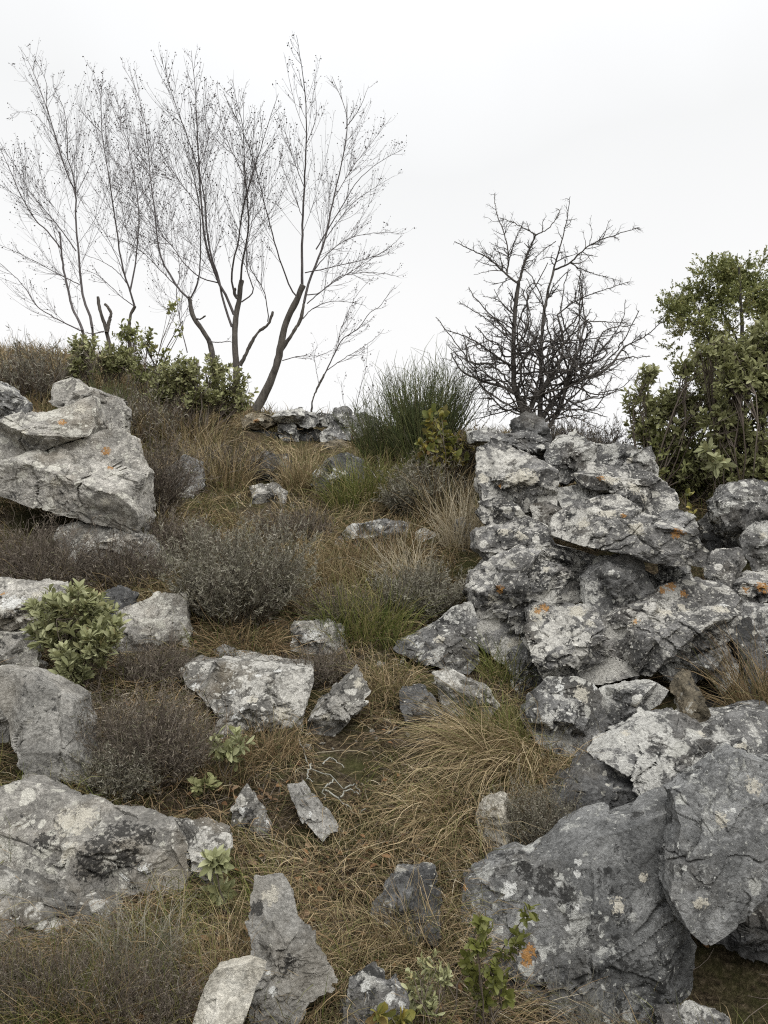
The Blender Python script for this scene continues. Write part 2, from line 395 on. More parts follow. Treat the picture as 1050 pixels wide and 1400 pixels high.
    for K, am in ((16, .10), (90, .058)):
        S = rg.normal(size=(K, 3)); S /= np.linalg.norm(S, axis=1)[:, None]; S = S * sc * rg.uniform(.7, 1, (K, 1))
        Vw = V + wob * Rm * .12
        best = np.full(len(V), 1e9); idx = np.zeros(len(V), int)
        for j in range(K):
            dd = ((Vw - S[j]) ** 2).sum(1); mk = dd < best; best[mk] = dd[mk]; idx[mk] = j
        gr_ = rg.normal(size=(K, 3)) * 1.1; of = rg.uniform(-1, .5, K)
        disp = disp + am * (of[idx] + np.clip(((V - S[idx]) / Rm * gr_[idx]).sum(1), -1.2, 1.2))
    o = rg.uniform(0, 60)
    disp = disp + 0.03 * fbm(V / Rm * 1.6 + o, 3) + 0.020 * fbm(V / Rm * 5 + o, 4, .55, True) 
    # ledges
    q = fbm(V / Rm * [1.2, 1.2, 3.0] + o + 9, 2) * 4; fr = q - np.floor(q); fr = np.clip((fr - .3) / .3, 0, 1)
    disp = disp + .03 * (np.floor(q) + fr) * .5
    # fissures: wobbling partial joints cut into the block
    for k in range(2 + int(size > 90) + 2 * int(size > 180)):
        q = rg.normal(size=3) * [1, .35, 1.2]; q /= np.linalg.norm(q); o2 = rg.uniform(-.55, .55) * Rm
        ds = np.abs(V @ q - o2 + wob[:, 0] * Rm * .16 + perlin(V / Rm * 6 + k * 7 + o) * Rm * .045)
        msk = np.clip(perlin(V / Rm * 1.5 + k * 11 + o) * 3 + .7, 0, 1)
        wd_ = max(.018 * Rm, 1.1 * size / F * d / n * .5)
        disp = disp - .075 * msk * np.exp(-(ds / wd_) ** 2) / max(amp, .4)
    V = V + nrm * (disp * Rm * amp * (.42 + .58 * np.clip(np.abs(v) / .38, 0, 1)))[:, None]
    V = V + .006 * amp * (nrm * fbm((V + o) * 22, 3, .6)[:, None]) * min(1, Rm / .2)
    dy = kz * V[:, 2] + yaw * V[:, 0]                       # the traced outline lies on a plane leaning back up the slope
    V = np.c_[V[:, 0] + (cen[0] + V[:, 0]) * dy / d, V[:, 1] + dy, V[:, 2] + (cen[2] - CZ + V[:, 2]) * dy / d]
    V[:, 1] = np.clip(V[:, 1], -d * .5, None)
    attrs = {}
    for (nm, mx, my, mr) in marks:
        rel = V + cen; pxx = CX + rel[:, 0] / rel[:, 1] * F; pyy = CY - (rel[:, 2] - CZ) / rel[:, 1] * F
        dd = np.hypot(pxx - mx, pyy - my) + 60 * (rel[:, 1] - (rel[:, 1].min()))/max(1e-3, np.ptp(rel[:, 1]))
        c0 = V[np.argmin(dd)]
        val = np.clip(1.1 - np.linalg.norm(V - c0, axis=1) / (mr * s * 1.0), 0, 1)
        attrs[nm] = np.maximum(attrs.get(nm, 0), val)
    for nm in ('pale', 'white', 'orange', 'black'):
        if nm not in attrs: attrs[nm] = np.zeros(len(V))
    if group in (MG, WG): FOOT.append((cen[0], cen[1] - .28, .5 * np.ptp(L[:, 0]), .42, 0))
    FOOT.append((cen[0], cen[1], .5 * np.ptp(L[:, 0]), Ty, cen[2] + L[:, 1].max()))
    ob = mesh_obj(name, V + cen, Q, RM[mat], attrs=attrs, origin=cen)
    ob.data.set_sharp_from_angle(angle=math.radians(30))
    tag(ob, label, cat, group); return ob
def hash_str(s):
    h = 7
    for ch in s: h = (h * 131 + ord(ch)) % 1000003
    return h

PG, LG, MG, WG, SG = 'rocks of the tumbled limestone pile', 'boulders of the grey outcrop by the sage shrub', 'stones lying in the grassy gully', 'stones of the ridge-top dry wall', 'loose stones on the near path'
TOP = (0, -.55, 1, .62)
exec_rocks = [
# name, label, poly, kwargs
('limestone_slab','huge dark grey cracked slab with white spots, lower part behind the leafy green shoot',[(631,1209),(657,1193),(710,1167),(725,1172),(772,1138),(809,1120),(867,1104),(919,1083),(928,1120),(915,1172),(911,1214),(945,1277),(945,1340),(925,1387),(915,1440),(620,1440),(621,1303)],
  dict(d=2.95,mat='slab',T=.20,kz=.36,p=7,nfac=5,amp=.36,foff=(.78,1.0),group=PG,sink=.06,yaw=.10,facets=((.02,-1,.1,.8),(.35,-1,-.45,.86),(-.5,-1,.2,.9)),marks=(('white',697,1213,11),('white',692,1222,9),('white',790,1180,6),('white',788,1195,6),('white',790,1240,5),('white',774,1268,5),('white',745,1245,4),('white',700,1385,8),('orange',720,1308,13),('orange',725,1298,9),('orange',633,1212,7),('pale',845,1238,13),('pale',880,1200,9),('black',745,1205,22),('black',775,1225,18),('black',870,1112,12),('black',720,1190,15)))),
('limestone_slab','huge dark grey slab beyond the long crack, rising to a pointed crest',[(917,1084),(961,1057),(1003,1024),(1035,1036),(1075,1050),(1080,1190),(1029,1228),(954,1278),(924,1253),(904,1214),(909,1162),(921,1120)],
  dict(d=2.98,mat='slab',T=.26,kz=.36,p=7,nfac=5,amp=.36,foff=(.78,1.0),group=PG,sink=0,yaw=.10,facets=((-.02,-1,.1,.82),(.6,-1,.5,.8),(.2,-1,-.5,.88)),marks=(('pale',985,1120,12),('pale',960,1235,12),('white',992,1108,4),('white',1003,1107,4),('pale',1030,1075,16)))),
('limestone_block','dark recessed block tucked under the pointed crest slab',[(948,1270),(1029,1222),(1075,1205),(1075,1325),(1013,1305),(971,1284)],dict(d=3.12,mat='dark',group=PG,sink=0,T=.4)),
('stone','pale lichened stone on mossy soil at the foot of the huge slab',[(905,1385),(945,1372),(985,1380),(1000,1400),(990,1430),(910,1430)],dict(d=2.72,mat='grey',group=SG,kz=.8)),
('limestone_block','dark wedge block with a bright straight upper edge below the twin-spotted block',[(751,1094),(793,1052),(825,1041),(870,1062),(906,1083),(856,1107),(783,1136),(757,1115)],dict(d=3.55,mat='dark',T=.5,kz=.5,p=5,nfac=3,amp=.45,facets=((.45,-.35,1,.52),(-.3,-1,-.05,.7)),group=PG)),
('limestone_slab','low lichen-covered slab lying between the spotted block and the pointed crest slab',[(804,1032),(835,1003),(898,977),(930,972),(961,984),(1003,972),(1065,968),(1070,1052),(1003,1035),(961,1066),(914,1080),(888,1066),(835,1047)],dict(d=3.75,mat='grey',T=.5,kz=.7,group=PG,facets=(TOP,),marks=(('pale',855,1000,8),('pale',1020,1020,8),('pale',960,1003,8)))),
('limestone_block','grey block with two adjoining pale lichen blots on its upper corner',[(717,950),(746,924),(790,924),(812,934),(826,950),(815,985),(806,1019),(767,1028),(730,1007),(715,970)],dict(d=4.1,mat='grey',T=.5,kz=.4,p=4,group=PG,amp=.7,facets=((-.6,-1,.3,.75),(.1,-.4,1,.8)),marks=(('white',768,946,8),('pale',795,950,14),('white',816,937,6)))),
('limestone_block','flat-topped split block beside the twin-spotted block, overhanging a dark gap',[(815,945),(830,936),(888,930),(919,942),(905,962),(870,980),(835,992),(808,1012),(810,975)],dict(d=4.15,mat='grey',T=.6,kz=.6,p=4,group=PG,amp=.7,marks=(('pale',870,965,6),))),
('stone','small rusty brown upright stone wedged among big grey blocks',[(929,927),(942,918),(950,930),(966,972),(958,985),(934,984),(924,955)],dict(d=4.0,mat='rust',T=.6,group=PG,nfac=5)),
('limestone_block','broad block with a pale shelf and orange patches below the leaning slab',[(817,849),(849,830),(882,820),(903,800),(931,787),(964,793),(997,800),(1016,822),(1011,845),(997,858),(984,880),(964,888),(931,900),(903,890),(882,904),(853,902),(825,885)],dict(d=4.65,mat='pile',T=.5,kz=.5,group=PG,facets=((0,-.6,1,.5),(0,-1,-.1,.8)),marks=(('orange',917,800,10),('orange',935,812,7),('orange',868,848,6),('orange',905,806,7),('pale',910,833,16),('pale',860,846,12),('pale',985,832,14),('pale',935,828,12),('white',990,826,7)))),
('limestone_block','knobbly dark-fronted block with an orange-capped knob, above the twin-spotted block',[(720,834),(743,823),(763,834),(796,826),(818,834),(820,855),(826,883),(853,902),(882,908),(876,917),(825,924),(784,926),(743,918),(726,897),(716,863)],dict(d=4.5,mat='pile',T=.5,kz=.45,group=PG,facets=((0,-.5,1,.6),),marks=(('orange',744,831,8),('orange',735,836,6),('pale',735,838,14),('pale',805,850,10),('pale',790,836,14)))),
('limestone_block','smooth grey block overhanging the small rusty upright stone',[(886,906),(907,890),(939,902),(968,888),(993,879),(1011,908),(1007,930),(989,943),(964,922),(943,931),(923,933),(900,920)],dict(d=4.5,mat='grey',T=.5,kz=.4,group=PG)),
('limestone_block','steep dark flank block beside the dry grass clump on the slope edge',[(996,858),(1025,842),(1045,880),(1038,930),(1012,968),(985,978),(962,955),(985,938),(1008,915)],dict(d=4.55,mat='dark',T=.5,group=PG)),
('limestone_block','rounded tall lichen-speckled block standing at the gully edge of the pile',[(645,785),(669,762),(710,744),(743,764),(784,777),(814,784),(808,804),(792,824),(755,830),(722,834),(716,857),(721,885),(704,898),(677,890),(651,873),(643,847),(641,814)],dict(d=4.95,mat='pile',T=.45,kz=.45,group=PG,facets=((0,-.6,1,.7),(-.6,-1,0,.8)),marks=(('orange',682,807,8),('pale',747,776,7),('pale',706,880,14),('pale',672,820,10)))),
('limestone_block','smooth rounded grey block propped directly under the leaning slab',[(802,791),(825,769),(849,758),(870,760),(884,781),(894,806),(882,820),(853,834),(817,840),(798,824)],dict(d=4.78,mat='grey',T=.5,kz=.3,group=PG,amp=.7)),
('stone','thin dark stone wedge beside the rounded block under the leaning slab',[(880,778),(893,784),(908,800),(900,810),(890,806)],dict(d=5.0,mat='grey',group=PG)),
('limestone_block','shadowed stone deep under the low end of the leaning slab',[(900,770),(940,768),(948,790),(925,796),(900,790)],dict(d=4.95,mat='grey',group=PG)),
('limestone_slab','long leaning slab with two orange blots bridging the middle of the pile',[(755,704),(778,691),(817,677),(849,679),(874,695),(907,718),(933,736),(954,750),(961,769),(954,776),(923,771),(882,769),(849,757),(812,750),(780,740),(755,732),(752,716)],dict(d=4.95,mat='pile',T=.6,kz=.7,p=4,nfac=5,amp=.6,group=PG,yaw=-.25,sink=0,facets=((.3,-.75,1,.55),(0,-1,-.5,.7)),marks=(('orange',850,705,6),('orange',925,730,9),('pale',830,700,16),('pale',795,715,12),('pale',870,722,14)))),
('limestone_block','narrow upright block behind the high end of the leaning slab',[(900,700),(927,694),(952,710),(958,740),(962,760),(935,740),(907,720)],dict(d=5.35,mat='grey',group=PG)),
('limestone_slab','stepped flat slab sticking out left under the leaning slab over the gully',[(648,725),(686,713),(718,708),(751,723),(759,744),(792,752),(825,761),(812,779),(784,783),(755,775),(718,759),(673,763),(650,750)],dict(d=5.2,mat='pile',T=.6,kz=.7,group=PG,facets=((0,-.6,1,.6),),marks=(('pale',718,718,12),('pale',690,722,12)))),
('limestone_slab','broad sloping slab with a single orange spot near the top of the pile',[(775,648),(812,633),(849,639),(886,643),(919,659),(929,679),(926,693),(903,703),(882,699),(853,681),(825,673),(792,668)],dict(d=5.75,mat='pile',T=.75,kz=.8,group=PG,facets=((.1,-.7,1,.55),),marks=(('orange',812,636,7),('pale',835,645,14),('pale',880,655,14),('pale',888,682,10)))),
('limestone_block','pale creamy lichened block at the upper gully corner of the pile',[(650,609),(673,602),(702,612),(743,629),(763,648),(761,666),(765,688),(714,691),(694,685),(656,681),(647,646)],dict(d=5.8,mat='pile',T=.5,kz=.6,group=PG,facets=((0,-.8,1,.6),),marks=(('orange',680,666,7),('pale',690,630,26),('pale',730,655,12),('pale',660,655,10),('pale',700,612,14)))),
('stone','rounded cobble below the creamy lichened corner block',[(654,684),(690,680),(707,689),(716,703),(714,717),(690,719),(660,714),(650,700)],dict(d=5.5,mat='pile',group=PG)),
('stone','small stone filling the hole beside the rounded cobble',[(724,690),(745,684),(768,694),(770,708),(750,716),(728,709)],dict(d=5.6,mat='pile',group=PG)),
('limestone_block','dark fissured filler block under the broad sloping slab',[(755,665),(800,665),(840,680),(850,700),(800,700),(770,698)],dict(d=5.75,mat='grey',group=PG)),
('limestone_block','weathered grey block at the crown of the pile below the thorn bush',[(742,622),(760,597),(792,592),(813,604),(816,626),(800,642),(775,654),(752,650)],dict(d=6.2,mat='grey',T=.6,kz=.6,group=PG)),
('limestone_block','jagged crest block poking up against the evergreen bush',[(808,608),(849,608),(870,617),(890,608),(897,626),(896,648),(880,653),(850,644),(820,640),(806,625)],dict(d=6.25,mat='grey',T=.6,kz=.5,group=PG,facets=((.5,-1,.3,.7),),marks=(('pale',858,628,6),))),
('limestone_slab','flat grey ledge along the crest behind the creamy corner block',[(645,590),(665,582),(698,595),(722,590),(757,608),(762,632),(739,630),(702,614),(673,606),(650,606)],dict(d=6.5,mat='grey',T=.8,kz=.9,group=PG)),
('limestone_block','dark crest block at the foot of the thorn bush trunk',[(698,575),(720,563),(742,572),(756,598),(745,612),(722,598),(702,598)],dict(d=7.0,mat='dark',group=PG)),
('limestone_block','large lichened boulder beyond the pile beneath the evergreen bush',[(978,685),(997,658),(1029,655),(1070,660),(1070,715),(1025,720),(1013,743),(984,728)],dict(d=5.9,mat='grey',T=.55,group=PG)),
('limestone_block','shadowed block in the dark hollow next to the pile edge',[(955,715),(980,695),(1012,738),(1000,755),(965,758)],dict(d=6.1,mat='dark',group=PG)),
('limestone_block','pale-cornered block stacked under the large boulder by the evergreen bush',[(1015,734),(1034,714),(1070,714),(1070,772),(1029,772),(1013,754)],dict(d=5.6,mat='grey',group=PG,marks=(('pale',1045,730,8),))),
('stone','rounded cracked cobble in the hollow beside the low end of the leaning slab',[(959,766),(984,752),(1013,748),(1021,769),(1006,795),(976,802),(962,787)],dict(d=5.3,mat='pile',group=PG)),
('limestone_slab','low orange-dusted slab running off beyond the rounded cracked cobble',[(995,800),(1029,783),(1070,772),(1070,822),(1013,826)],dict(d=5.2,mat='pile',group=PG,kz=.7,marks=(('orange',1040,780,12),('orange',1020,805,6)))),
('limestone_block','buried grey block below the rounded cracked cobble next to the dry grass',[(1005,850),(1020,825),(1070,822),(1075,900),(1040,910)],dict(d=5.0,mat='grey',group=PG)),
# gully stones
('limestone_slab','dark tilted wedge slab with pale speckles jutting into the gully',[(543,885),(582,865),(619,834),(645,826),(652,850),(655,906),(640,921),(599,911),(561,897)],dict(d=4.75,mat='grey',T=.5,kz=.5,p=4,group=MG,sink=.02,amp=.6,facets=((-.3,-.8,1,.5),(0,-1,-.6,.75)),marks=(('white',570,882,7),('pale',600,872,9)))),
('stone','half-buried dark stone below the tilted wedge slab',[(545,942),(582,937),(594,955),(608,978),(590,995),(560,988),(546,965)],dict(mat='dark',group=MG)),
('stone','low brown-grey stone between the wedge slab and the big grass tussock',[(594,925),(619,917),(667,938),(684,962),(660,985),(620,985),(603,955)],dict(mat='low',group=MG)),
('stone','grey stone leaning against the foot of the knobbly block',[(697,892),(720,880),(745,918),(740,935),(719,945),(697,940)],dict(d=4.65,mat='grey',group=PG)),
('stone','squat stone with a white lichen cap in the middle of the gully',[(399,856),(405,849),(432,847),(466,856),(470,880),(440,897),(403,893)],dict(mat='low',group=MG,marks=(('white',433,858,13),('white',420,868,8),('pale',455,868,6)))),
('stone','long leaning stone with a pale edge beside the broad flat boulder',[(418,1008),(427,974),(449,950),(472,930),(486,914),(510,945),(486,972),(450,997)],dict(mat='low',group=MG,T=.5,facets=((-.3,-.7,1,.5),),marks=(('pale',490,935,10),('pale',445,980,8)))),
('boulder','broad flat boulder dotted with round white lichens at the gully edge',[(243,912),(262,903),(310,903),(380,905),(426,913),(422,945),(402,988),(372,1018),(335,1012),(310,988),(280,952),(252,938)],dict(d=4.22,mat='low',T=.45,kz=.95,p=4.5,nfac=5,amp=.75,foff=(.6,.9),group=MG,facets=((.75,-1,-.2,.72),),marks=(('white',378,914,8),('white',352,922,7),('white',318,948,7),('white',330,968,6),('white',322,982,7),('white',268,938,8),('pale',385,975,16),('pale',345,955,9)))),
('stone','small plain grey stone lying behind the broad flat boulder',[(291,888),(308,881),(326,893),(323,907),(300,906)],dict(mat='bare',group=MG)),
('stone','upright black-and-white lichened shard among brown leaves',[(315,1106),(326,1085),(337,1070),(350,1088),(372,1122),(350,1132),(322,1126)],dict(mat='low',group=SG,marks=(('white',325,1100,9),('white',366,1122,6),('black',340,1100,9)))),
('stone','thin pale stone lying beside the fallen lichened twig',[(392,1076),(412,1068),(432,1090),(457,1126),(440,1138),(412,1115)],dict(mat='bare',group=SG,kz=1.0,marks=(('white',425,1112,5),))),
('stone','cream pitted stone beside the grey wiry shrub at the path edge',[(653,1112),(666,1090),(688,1083),(702,1108),(698,1142),(672,1154),(655,1138)],dict(mat='white',group=SG,T=.6,p=2.4,nfac=3)),
('stone','dark grey stone sunk in grass under the big tussock',[(508,1235),(545,1200),(590,1193),(604,1240),(592,1285),(550,1295),(516,1275)],dict(mat='dark',group=SG,T=.6)),
('stone','long pale-ridged stone pointing down the path beside the cream shard',[(345,1194),(386,1190),(402,1213),(412,1248),(432,1298),(455,1337),(424,1368),(400,1420),(345,1420),(341,1317),(335,1228)],dict(d=2.5,mat='bare',T=.36,kz=.55,p=3.5,group=SG,sink=.03,facets=((.2,-.5,1,.55),(-.6,-1,0,.7)),marks=(('black',352,1240,12),('black',395,1320,16),('white',372,1355,9),('white',368,1330,6),('pale',370,1225,16)))),
('stone','clean cream-white triangular shard',[(258,1412),(277,1357),(297,1325),(340,1318),(362,1324),(350,1350),(325,1420)],dict(d=2.27,mat='white',T=.3,kz=.35,p=6,nfac=2,amp=.3,group=SG,sink=.02,facets=((.1,-1,.4,.6),))),
('stone','white-splashed stone behind the yellow-green seedling at the bottom edge',[(473,1352),(510,1340),(555,1358),(564,1430),(470,1430)],dict(d=2.4,mat='grey',group=SG,marks=(('white',500,1350,9),('white',535,1365,10),('white',550,1375,8)))),
# left outcrop
('boulder','massive rounded boulder with a cream patch and black lichen above the grey grass',[(-20,1078),(30,1067),(99,1090),(149,1096),(198,1098),(233,1118),(254,1154),(251,1186),(234,1225),(198,1240),(149,1245),(99,1235),(55,1225),(-20,1180)],dict(d=3.02,mat='warm',T=.5,kz=.6,p=3,group=LG,amp=.75,sink=.03,facets=((0,-.7,1,.75),),marks=(('pale',105,1122,30),('pale',92,1116,24),('pale',118,1112,20),('pale',96,1165,16),('black',165,1135,26),('black',140,1150,26),('black',195,1140,18),('black',120,1180,26),('black',60,1150,16),('black',175,1175,20),('black',150,1195,16),('white',200,1190,12),('white',170,1200,8)))),
('limestone_block','smooth grey-brown block behind the massive cream-patched boulder',[(232,1115),(277,1127),(312,1139),(315,1160),(294,1192),(267,1212),(226,1232),(246,1180)],dict(d=3.06,mat='low',T=.45,group=LG)),
('limestone_slab','low ledge beneath the massive cream-patched boulder, sunk in grass',[(-20,1172),(55,1222),(149,1243),(150,1268),(89,1292),(30,1278),(-20,1258)],dict(d=2.74,mat='low',T=.4,kz=.5,group=LG)),
('boulder','plain grey standing stone leaning before the sage shrub',[(-8,915),(12,915),(44,917),(76,935),(109,955),(115,996),(121,1024),(130,1042),(126,1066),(100,1078),(60,1066),(44,1040),(22,1000),(-8,955)],dict(d=3.55,mat='bare',T=.4,kz=.3,p=6,nfac=4,amp=.34,foff=(.75,1.0),group=LG,sink=.03,yaw=.2,facets=((.15,-1,.25,.62),(-1,-.8,.2,.6),(-.2,-.5,1,.85)))),
('stone','stone peeping out behind the plain grey standing stone',[(-20,958),(4,958),(14,980),(10,1005),(-20,1008)],dict(d=3.75,mat='bare',group=LG)),
('limestone_block','white-crusted ledge behind the sage shrub',[(-20,790),(32,792),(72,803),(84,820),(60,845),(34,864),(-20,866)],dict(d=4.7,mat='warm',T=.6,kz=.6,group=LG,marks=(('white',15,822,20),('pale',50,810,10),('orange',4,808,6),('black',10,845,10)))),
('limestone_block','pale broken block under the white-crusted ledge beside the sage shrub',[(-20,864),(32,865),(58,884),(46,910),(20,925),(-20,918)],dict(d=4.4,mat='warm',T=.6,group=LG)),
('boulder','pinkish grey boulder split by a crack between sage shrub and heath',[(152,858),(176,828),(216,809),(256,811),(258,852),(256,882),(226,904),(184,918),(152,914)],dict(d=4.85,mat='warm',T=.5,kz=.5,group=LG,amp=.8)),
('stone','dark stone above the sage shrub under dead twigs',[(130,820),(160,800),(186,812),(182,840),(140,845)],dict(d=5.1,mat='dark',group=LG)),
('boulder','great pale boulder by the slope edge, lower body under the diagonal fissure',[(-20,640),(46,622),(88,606),(124,594),(160,583),(183,597),(191,625),(203,644),(197,674),(199,701),(190,721),(168,717),(122,711),(84,706),(38,688),(-20,669)],dict(d=6.0,mat='warm',T=.5,kz=.35,p=4,group=LG,amp=.65,sink=.04,facets=((.15,-1,.3,.72),(1,-.5,.1,.85)),marks=(('orange',146,617,8),('orange',155,630,6),('pale',76,660,10),('pale',144,687,8),('pale',110,600,12)))),
('boulder','great pale slab capping the boulder above the diagonal fissure',[(-20,585),(46,570),(91,555),(126,544),(130,580),(122,596),(88,604),(46,622),(-20,640)],dict(d=6.1,mat='warm',T=.6,kz=.5,p=4,group=LG,amp=.6,sink=0,facets=((.1,-1,.5,.65),),marks=(('orange',85,578,7),('pale',110,560,10),('pale',20,600,10)))),
('boulder','pale humped rock half hidden behind bare twigs above the great boulder',[(70,524),(99,515),(122,529),(164,544),(170,556),(160,582),(130,590),(120,560),(95,560),(70,552)],dict(d=6.9,mat='warm',T=.5,group=LG)),
('stone','grey rock at the ridge edge beside bare grey bush',[(-20,512),(19,532),(40,549),(32,563),(-20,570)],dict(d=7.6,mat='grey',group=LG)),
('limestone_block','lichened block beneath the great pale boulder among dead twigs',[(80,718),(126,711),(179,719),(214,743),(225,763),(208,784),(152,777),(95,755),(74,732)],dict(d=5.75,mat='low',T=.5,kz=.5,group=LG,marks=(('pale',110,725,14),('pale',150,728,10)))),
('stone','lone lichened stone in rusty grass next to the great pale boulder',[(228,642),(250,620),(273,631),(277,660),(258,672),(236,670)],dict(mat='grey',group=MG)),
('stone','dark flat stone in rusty grass below the ridge wall',[(330,630),(360,619),(394,621),(395,648),(370,655),(335,652)],dict(mat='dark',group=MG)),
('stone','low pale stone just below the dark flat stone',[(340,664),(375,658),(395,672),(385,686),(350,686)],dict(mat='low',group=MG)),
('boulder','dark rock with a bold white lichen splash below the ridge wall',[(427,646),(445,627),(472,618),(498,627),(499,658),(465,680),(440,674)],dict(mat='dark',group=MG,T=.5,marks=(('white',440,638,13),('white',433,645,9),('white',475,622,10),('white',452,632,8),('pale',470,655,6)))),
('stone','long half-buried stone in the middle of the grassy gully',[(461,735),(485,719),(520,710),(561,714),(552,738),(507,753),(465,750)],dict(mat='grey',group=MG,marks=(('white',487,720,8),('pale',475,732,8)))),
('stone','small grey stone half hidden in tall straw by the pile',[(618,716),(632,706),(648,720),(645,744),(622,742)],dict(mat='bare',group=MG)),
('stone','little flat stone beside the long half-buried stone',[(566,728),(580,722),(596,728),(592,738),(570,739)],dict(mat='low',group=MG)),
# ridge wall
('wall_stone','brownish cap slab at the tree end of the ridge wall',[(328,572),(345,564),(372,566),(378,580),(360,588),(332,586)],dict(d=9.95,mat='rust',T=.8,group=WG,sink=0,marks=(('orange',340,570,6),('pale',355,572,10)))),
('wall_stone','long grey cap stone in the middle of the ridge wall',[(371,572),(385,562),(408,558),(434,565),(437,578),(420,586),(400,580),(380,580)],dict(d=9.95,mat='grey',T=.8,group=WG,sink=0)),
('wall_stone','upright pale-faced stone under the long cap stone',[(381,580),(392,574),(406,582),(409,601),(383,602)],dict(d=9.9,mat='grey',T=.7,group=WG)),
('wall_stone','flat lens-shaped stone low in the ridge wall',[(436,592),(450,583),(478,584),(481,600),(455,603),(437,602)],dict(d=9.85,mat='grey',T=.7,group=WG)),
('wall_stone','squarish stone standing proud on top of the ridge wall',[(453,575),(456,557),(474,554),(481,560),(482,584),(458,584)],dict(d=10.0,mat='grey',T=.8,group=WG,sink=0)),
('wall_stone','grey end stone of the ridge wall beside the broom',[(479,568),(498,564),(516,572),(518,598),(484,598)],dict(d=10.0,mat='grey',T=.7,group=WG)),
('wall_stone','small stone between the long cap and the proud square stone',[(428,570),(438,563),(455,566),(456,582),(434,582)],dict(d=10.05,mat='grey',T=.7,group=WG)),
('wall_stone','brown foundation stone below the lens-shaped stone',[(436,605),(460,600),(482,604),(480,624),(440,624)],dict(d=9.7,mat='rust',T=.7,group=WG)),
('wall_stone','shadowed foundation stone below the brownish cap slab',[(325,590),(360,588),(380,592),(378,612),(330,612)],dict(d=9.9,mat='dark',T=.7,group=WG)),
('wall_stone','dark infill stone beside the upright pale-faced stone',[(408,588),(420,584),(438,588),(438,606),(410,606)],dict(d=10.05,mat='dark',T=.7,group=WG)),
]
for nm, lb, pl, kw in exec_rocks:
    rock(nm, lb, pl, **kw)
FT = np.array(FOOT)
def inrock(x, y, k=.66):
    m = np.zeros(len(x), bool)
    for cx, cy, rx, ty, top in FT:
        m |= ((x - cx) / (rx * k)) ** 2 + ((y - cy) / (max(ty, .12) * k)) ** 2 < 1
    return m

# ------------------------------------------------------------------ fast strips and tubes
def tubes(Pt, r, ns=3):
    """Pt (N,K,3), r (N,K) -> verts, quads, index of path per vertex"""
    Nn, K, _ = Pt.shape
    T = np.gradient(Pt, axis=1); T /= np.linalg.norm(T, axis=2)[..., None] + 1e-9
    ch = np.argmin(np.abs(T).max(axis=1), axis=1); ref = np.eye(3)[ch][:, None, :]
    a = np.cross(T, np.broadcast_to(ref, T.shape)); a /= np.linalg.norm(a, axis=2)[..., None] + 1e-9
    b = np.cross(T, a)
    an = np.arange(ns) * 2 * math.pi / ns
    V = Pt[:, :, None, :] + r[:, :, None, None] * (np.cos(an)[None, None, :, None] * a[:, :, None, :] + np.sin(an)[None, None, :, None] * b[:, :, None, :])
    i = np.arange(Nn * K * ns).reshape(Nn, K, ns); j = np.roll(i, -1, 2)
    Q = np.stack([i[:, :-1], j[:, :-1], j[:, 1:], i[:, 1:]], -1).reshape(-1, 4)
    return V.reshape(-1, 3), Q, np.repeat(np.arange(Nn), K * ns)
def ribbons(Pt, w, side):
    Nn, K, _ = Pt.shape
    V = np.stack([Pt - side[:, None, :] * w[..., None], Pt + side[:, None, :] * w[..., None]], 2)
    i = np.arange(Nn * K * 2).reshape(Nn, K, 2)
    Q = np.stack([i[:, :-1, 0], i[:, :-1, 1], i[:, 1:, 1], i[:, 1:, 0]], -1).reshape(-1, 4)
    return V.reshape(-1, 3), Q, np.repeat(np.arange(Nn), K * 2)
LT = np.array([0, .22, .55, .82, 1.0]); LW = np.array([.12, .62, 1.0, .72, .04])
def leaves(P, D, Nm, L, Wd, curl=.25, prof=LW):
    """folded leaves: P base, D direction, Nm normal"""
    n = len(P); S = np.cross(D, Nm); S /= np.linalg.norm(S, axis=1)[:, None] + 1e-9; Nm = np.cross(S, D)
    K = len(LT)
    c = P[:, None, :] + D[:, None, :] * (L[:, None] * LT)[..., None] - Nm[:, None, :] * (curl * L[:, None] * LT ** 2)[..., None]
    wv = (Wd[:, None] * prof)[..., None] * S[:, None, :]; lift = (Wd[:, None] * prof * .35)[..., None] * Nm[:, None, :]
    V = np.stack([c - wv + lift, c, c + wv + lift], 2)
    i = np.arange(n * K * 3).reshape(n, K, 3)
    Q = np.concatenate([np.stack([i[:, :-1, k], i[:, :-1, k + 1], i[:, 1:, k + 1], i[:, 1:, k]], -1).reshape(-1, 4) for k in (0, 1)])
    return V.reshape(-1, 3), Q, np.repeat(np.arange(n), K * 3)
def join(*parts):
    Vs, Qs, As = [], [], []; b = 0
    for V, Q, A in parts:
        Vs.append(V); Qs.append(Q + b); As.append(A); b += len(V)
    return np.concatenate(Vs), np.concatenate(Qs), np.concatenate(As)
def unit(v): return v / (np.linalg.norm(v, axis=-1, keepdims=True) + 1e-9)
def resample(P, K):
    P = np.asarray(P, float); s = np.r_[0, np.cumsum(np.linalg.norm(np.diff(P, axis=0), axis=1))]
    q = np.linspace(0, s[-1], K)
    return np.stack([np.interp(q, s, P[:, k]) for k in range(3)], 1)
def smooth_line(P, K):
    P = np.asarray(P, float)
    if len(P) < 3: return resample(P, K)
    Pp = np.vstack([2 * P[0] - P[1], P, 2 * P[-1] - P[-2]]); out = []
    for k in range(1, len(Pp) - 2):
        a, b, c, d = Pp[k - 1:k + 3]
        for t in np.linspace(0, 1, 6, endpoint=False):
            out.append(.5 * (2 * b + (c - a) * t + (2 * a - 5 * b + 4 * c - d) * t * t + (3 * b - a - 3 * c + d) * t ** 3))
    out.append(P[-1]); return resample(out, K)

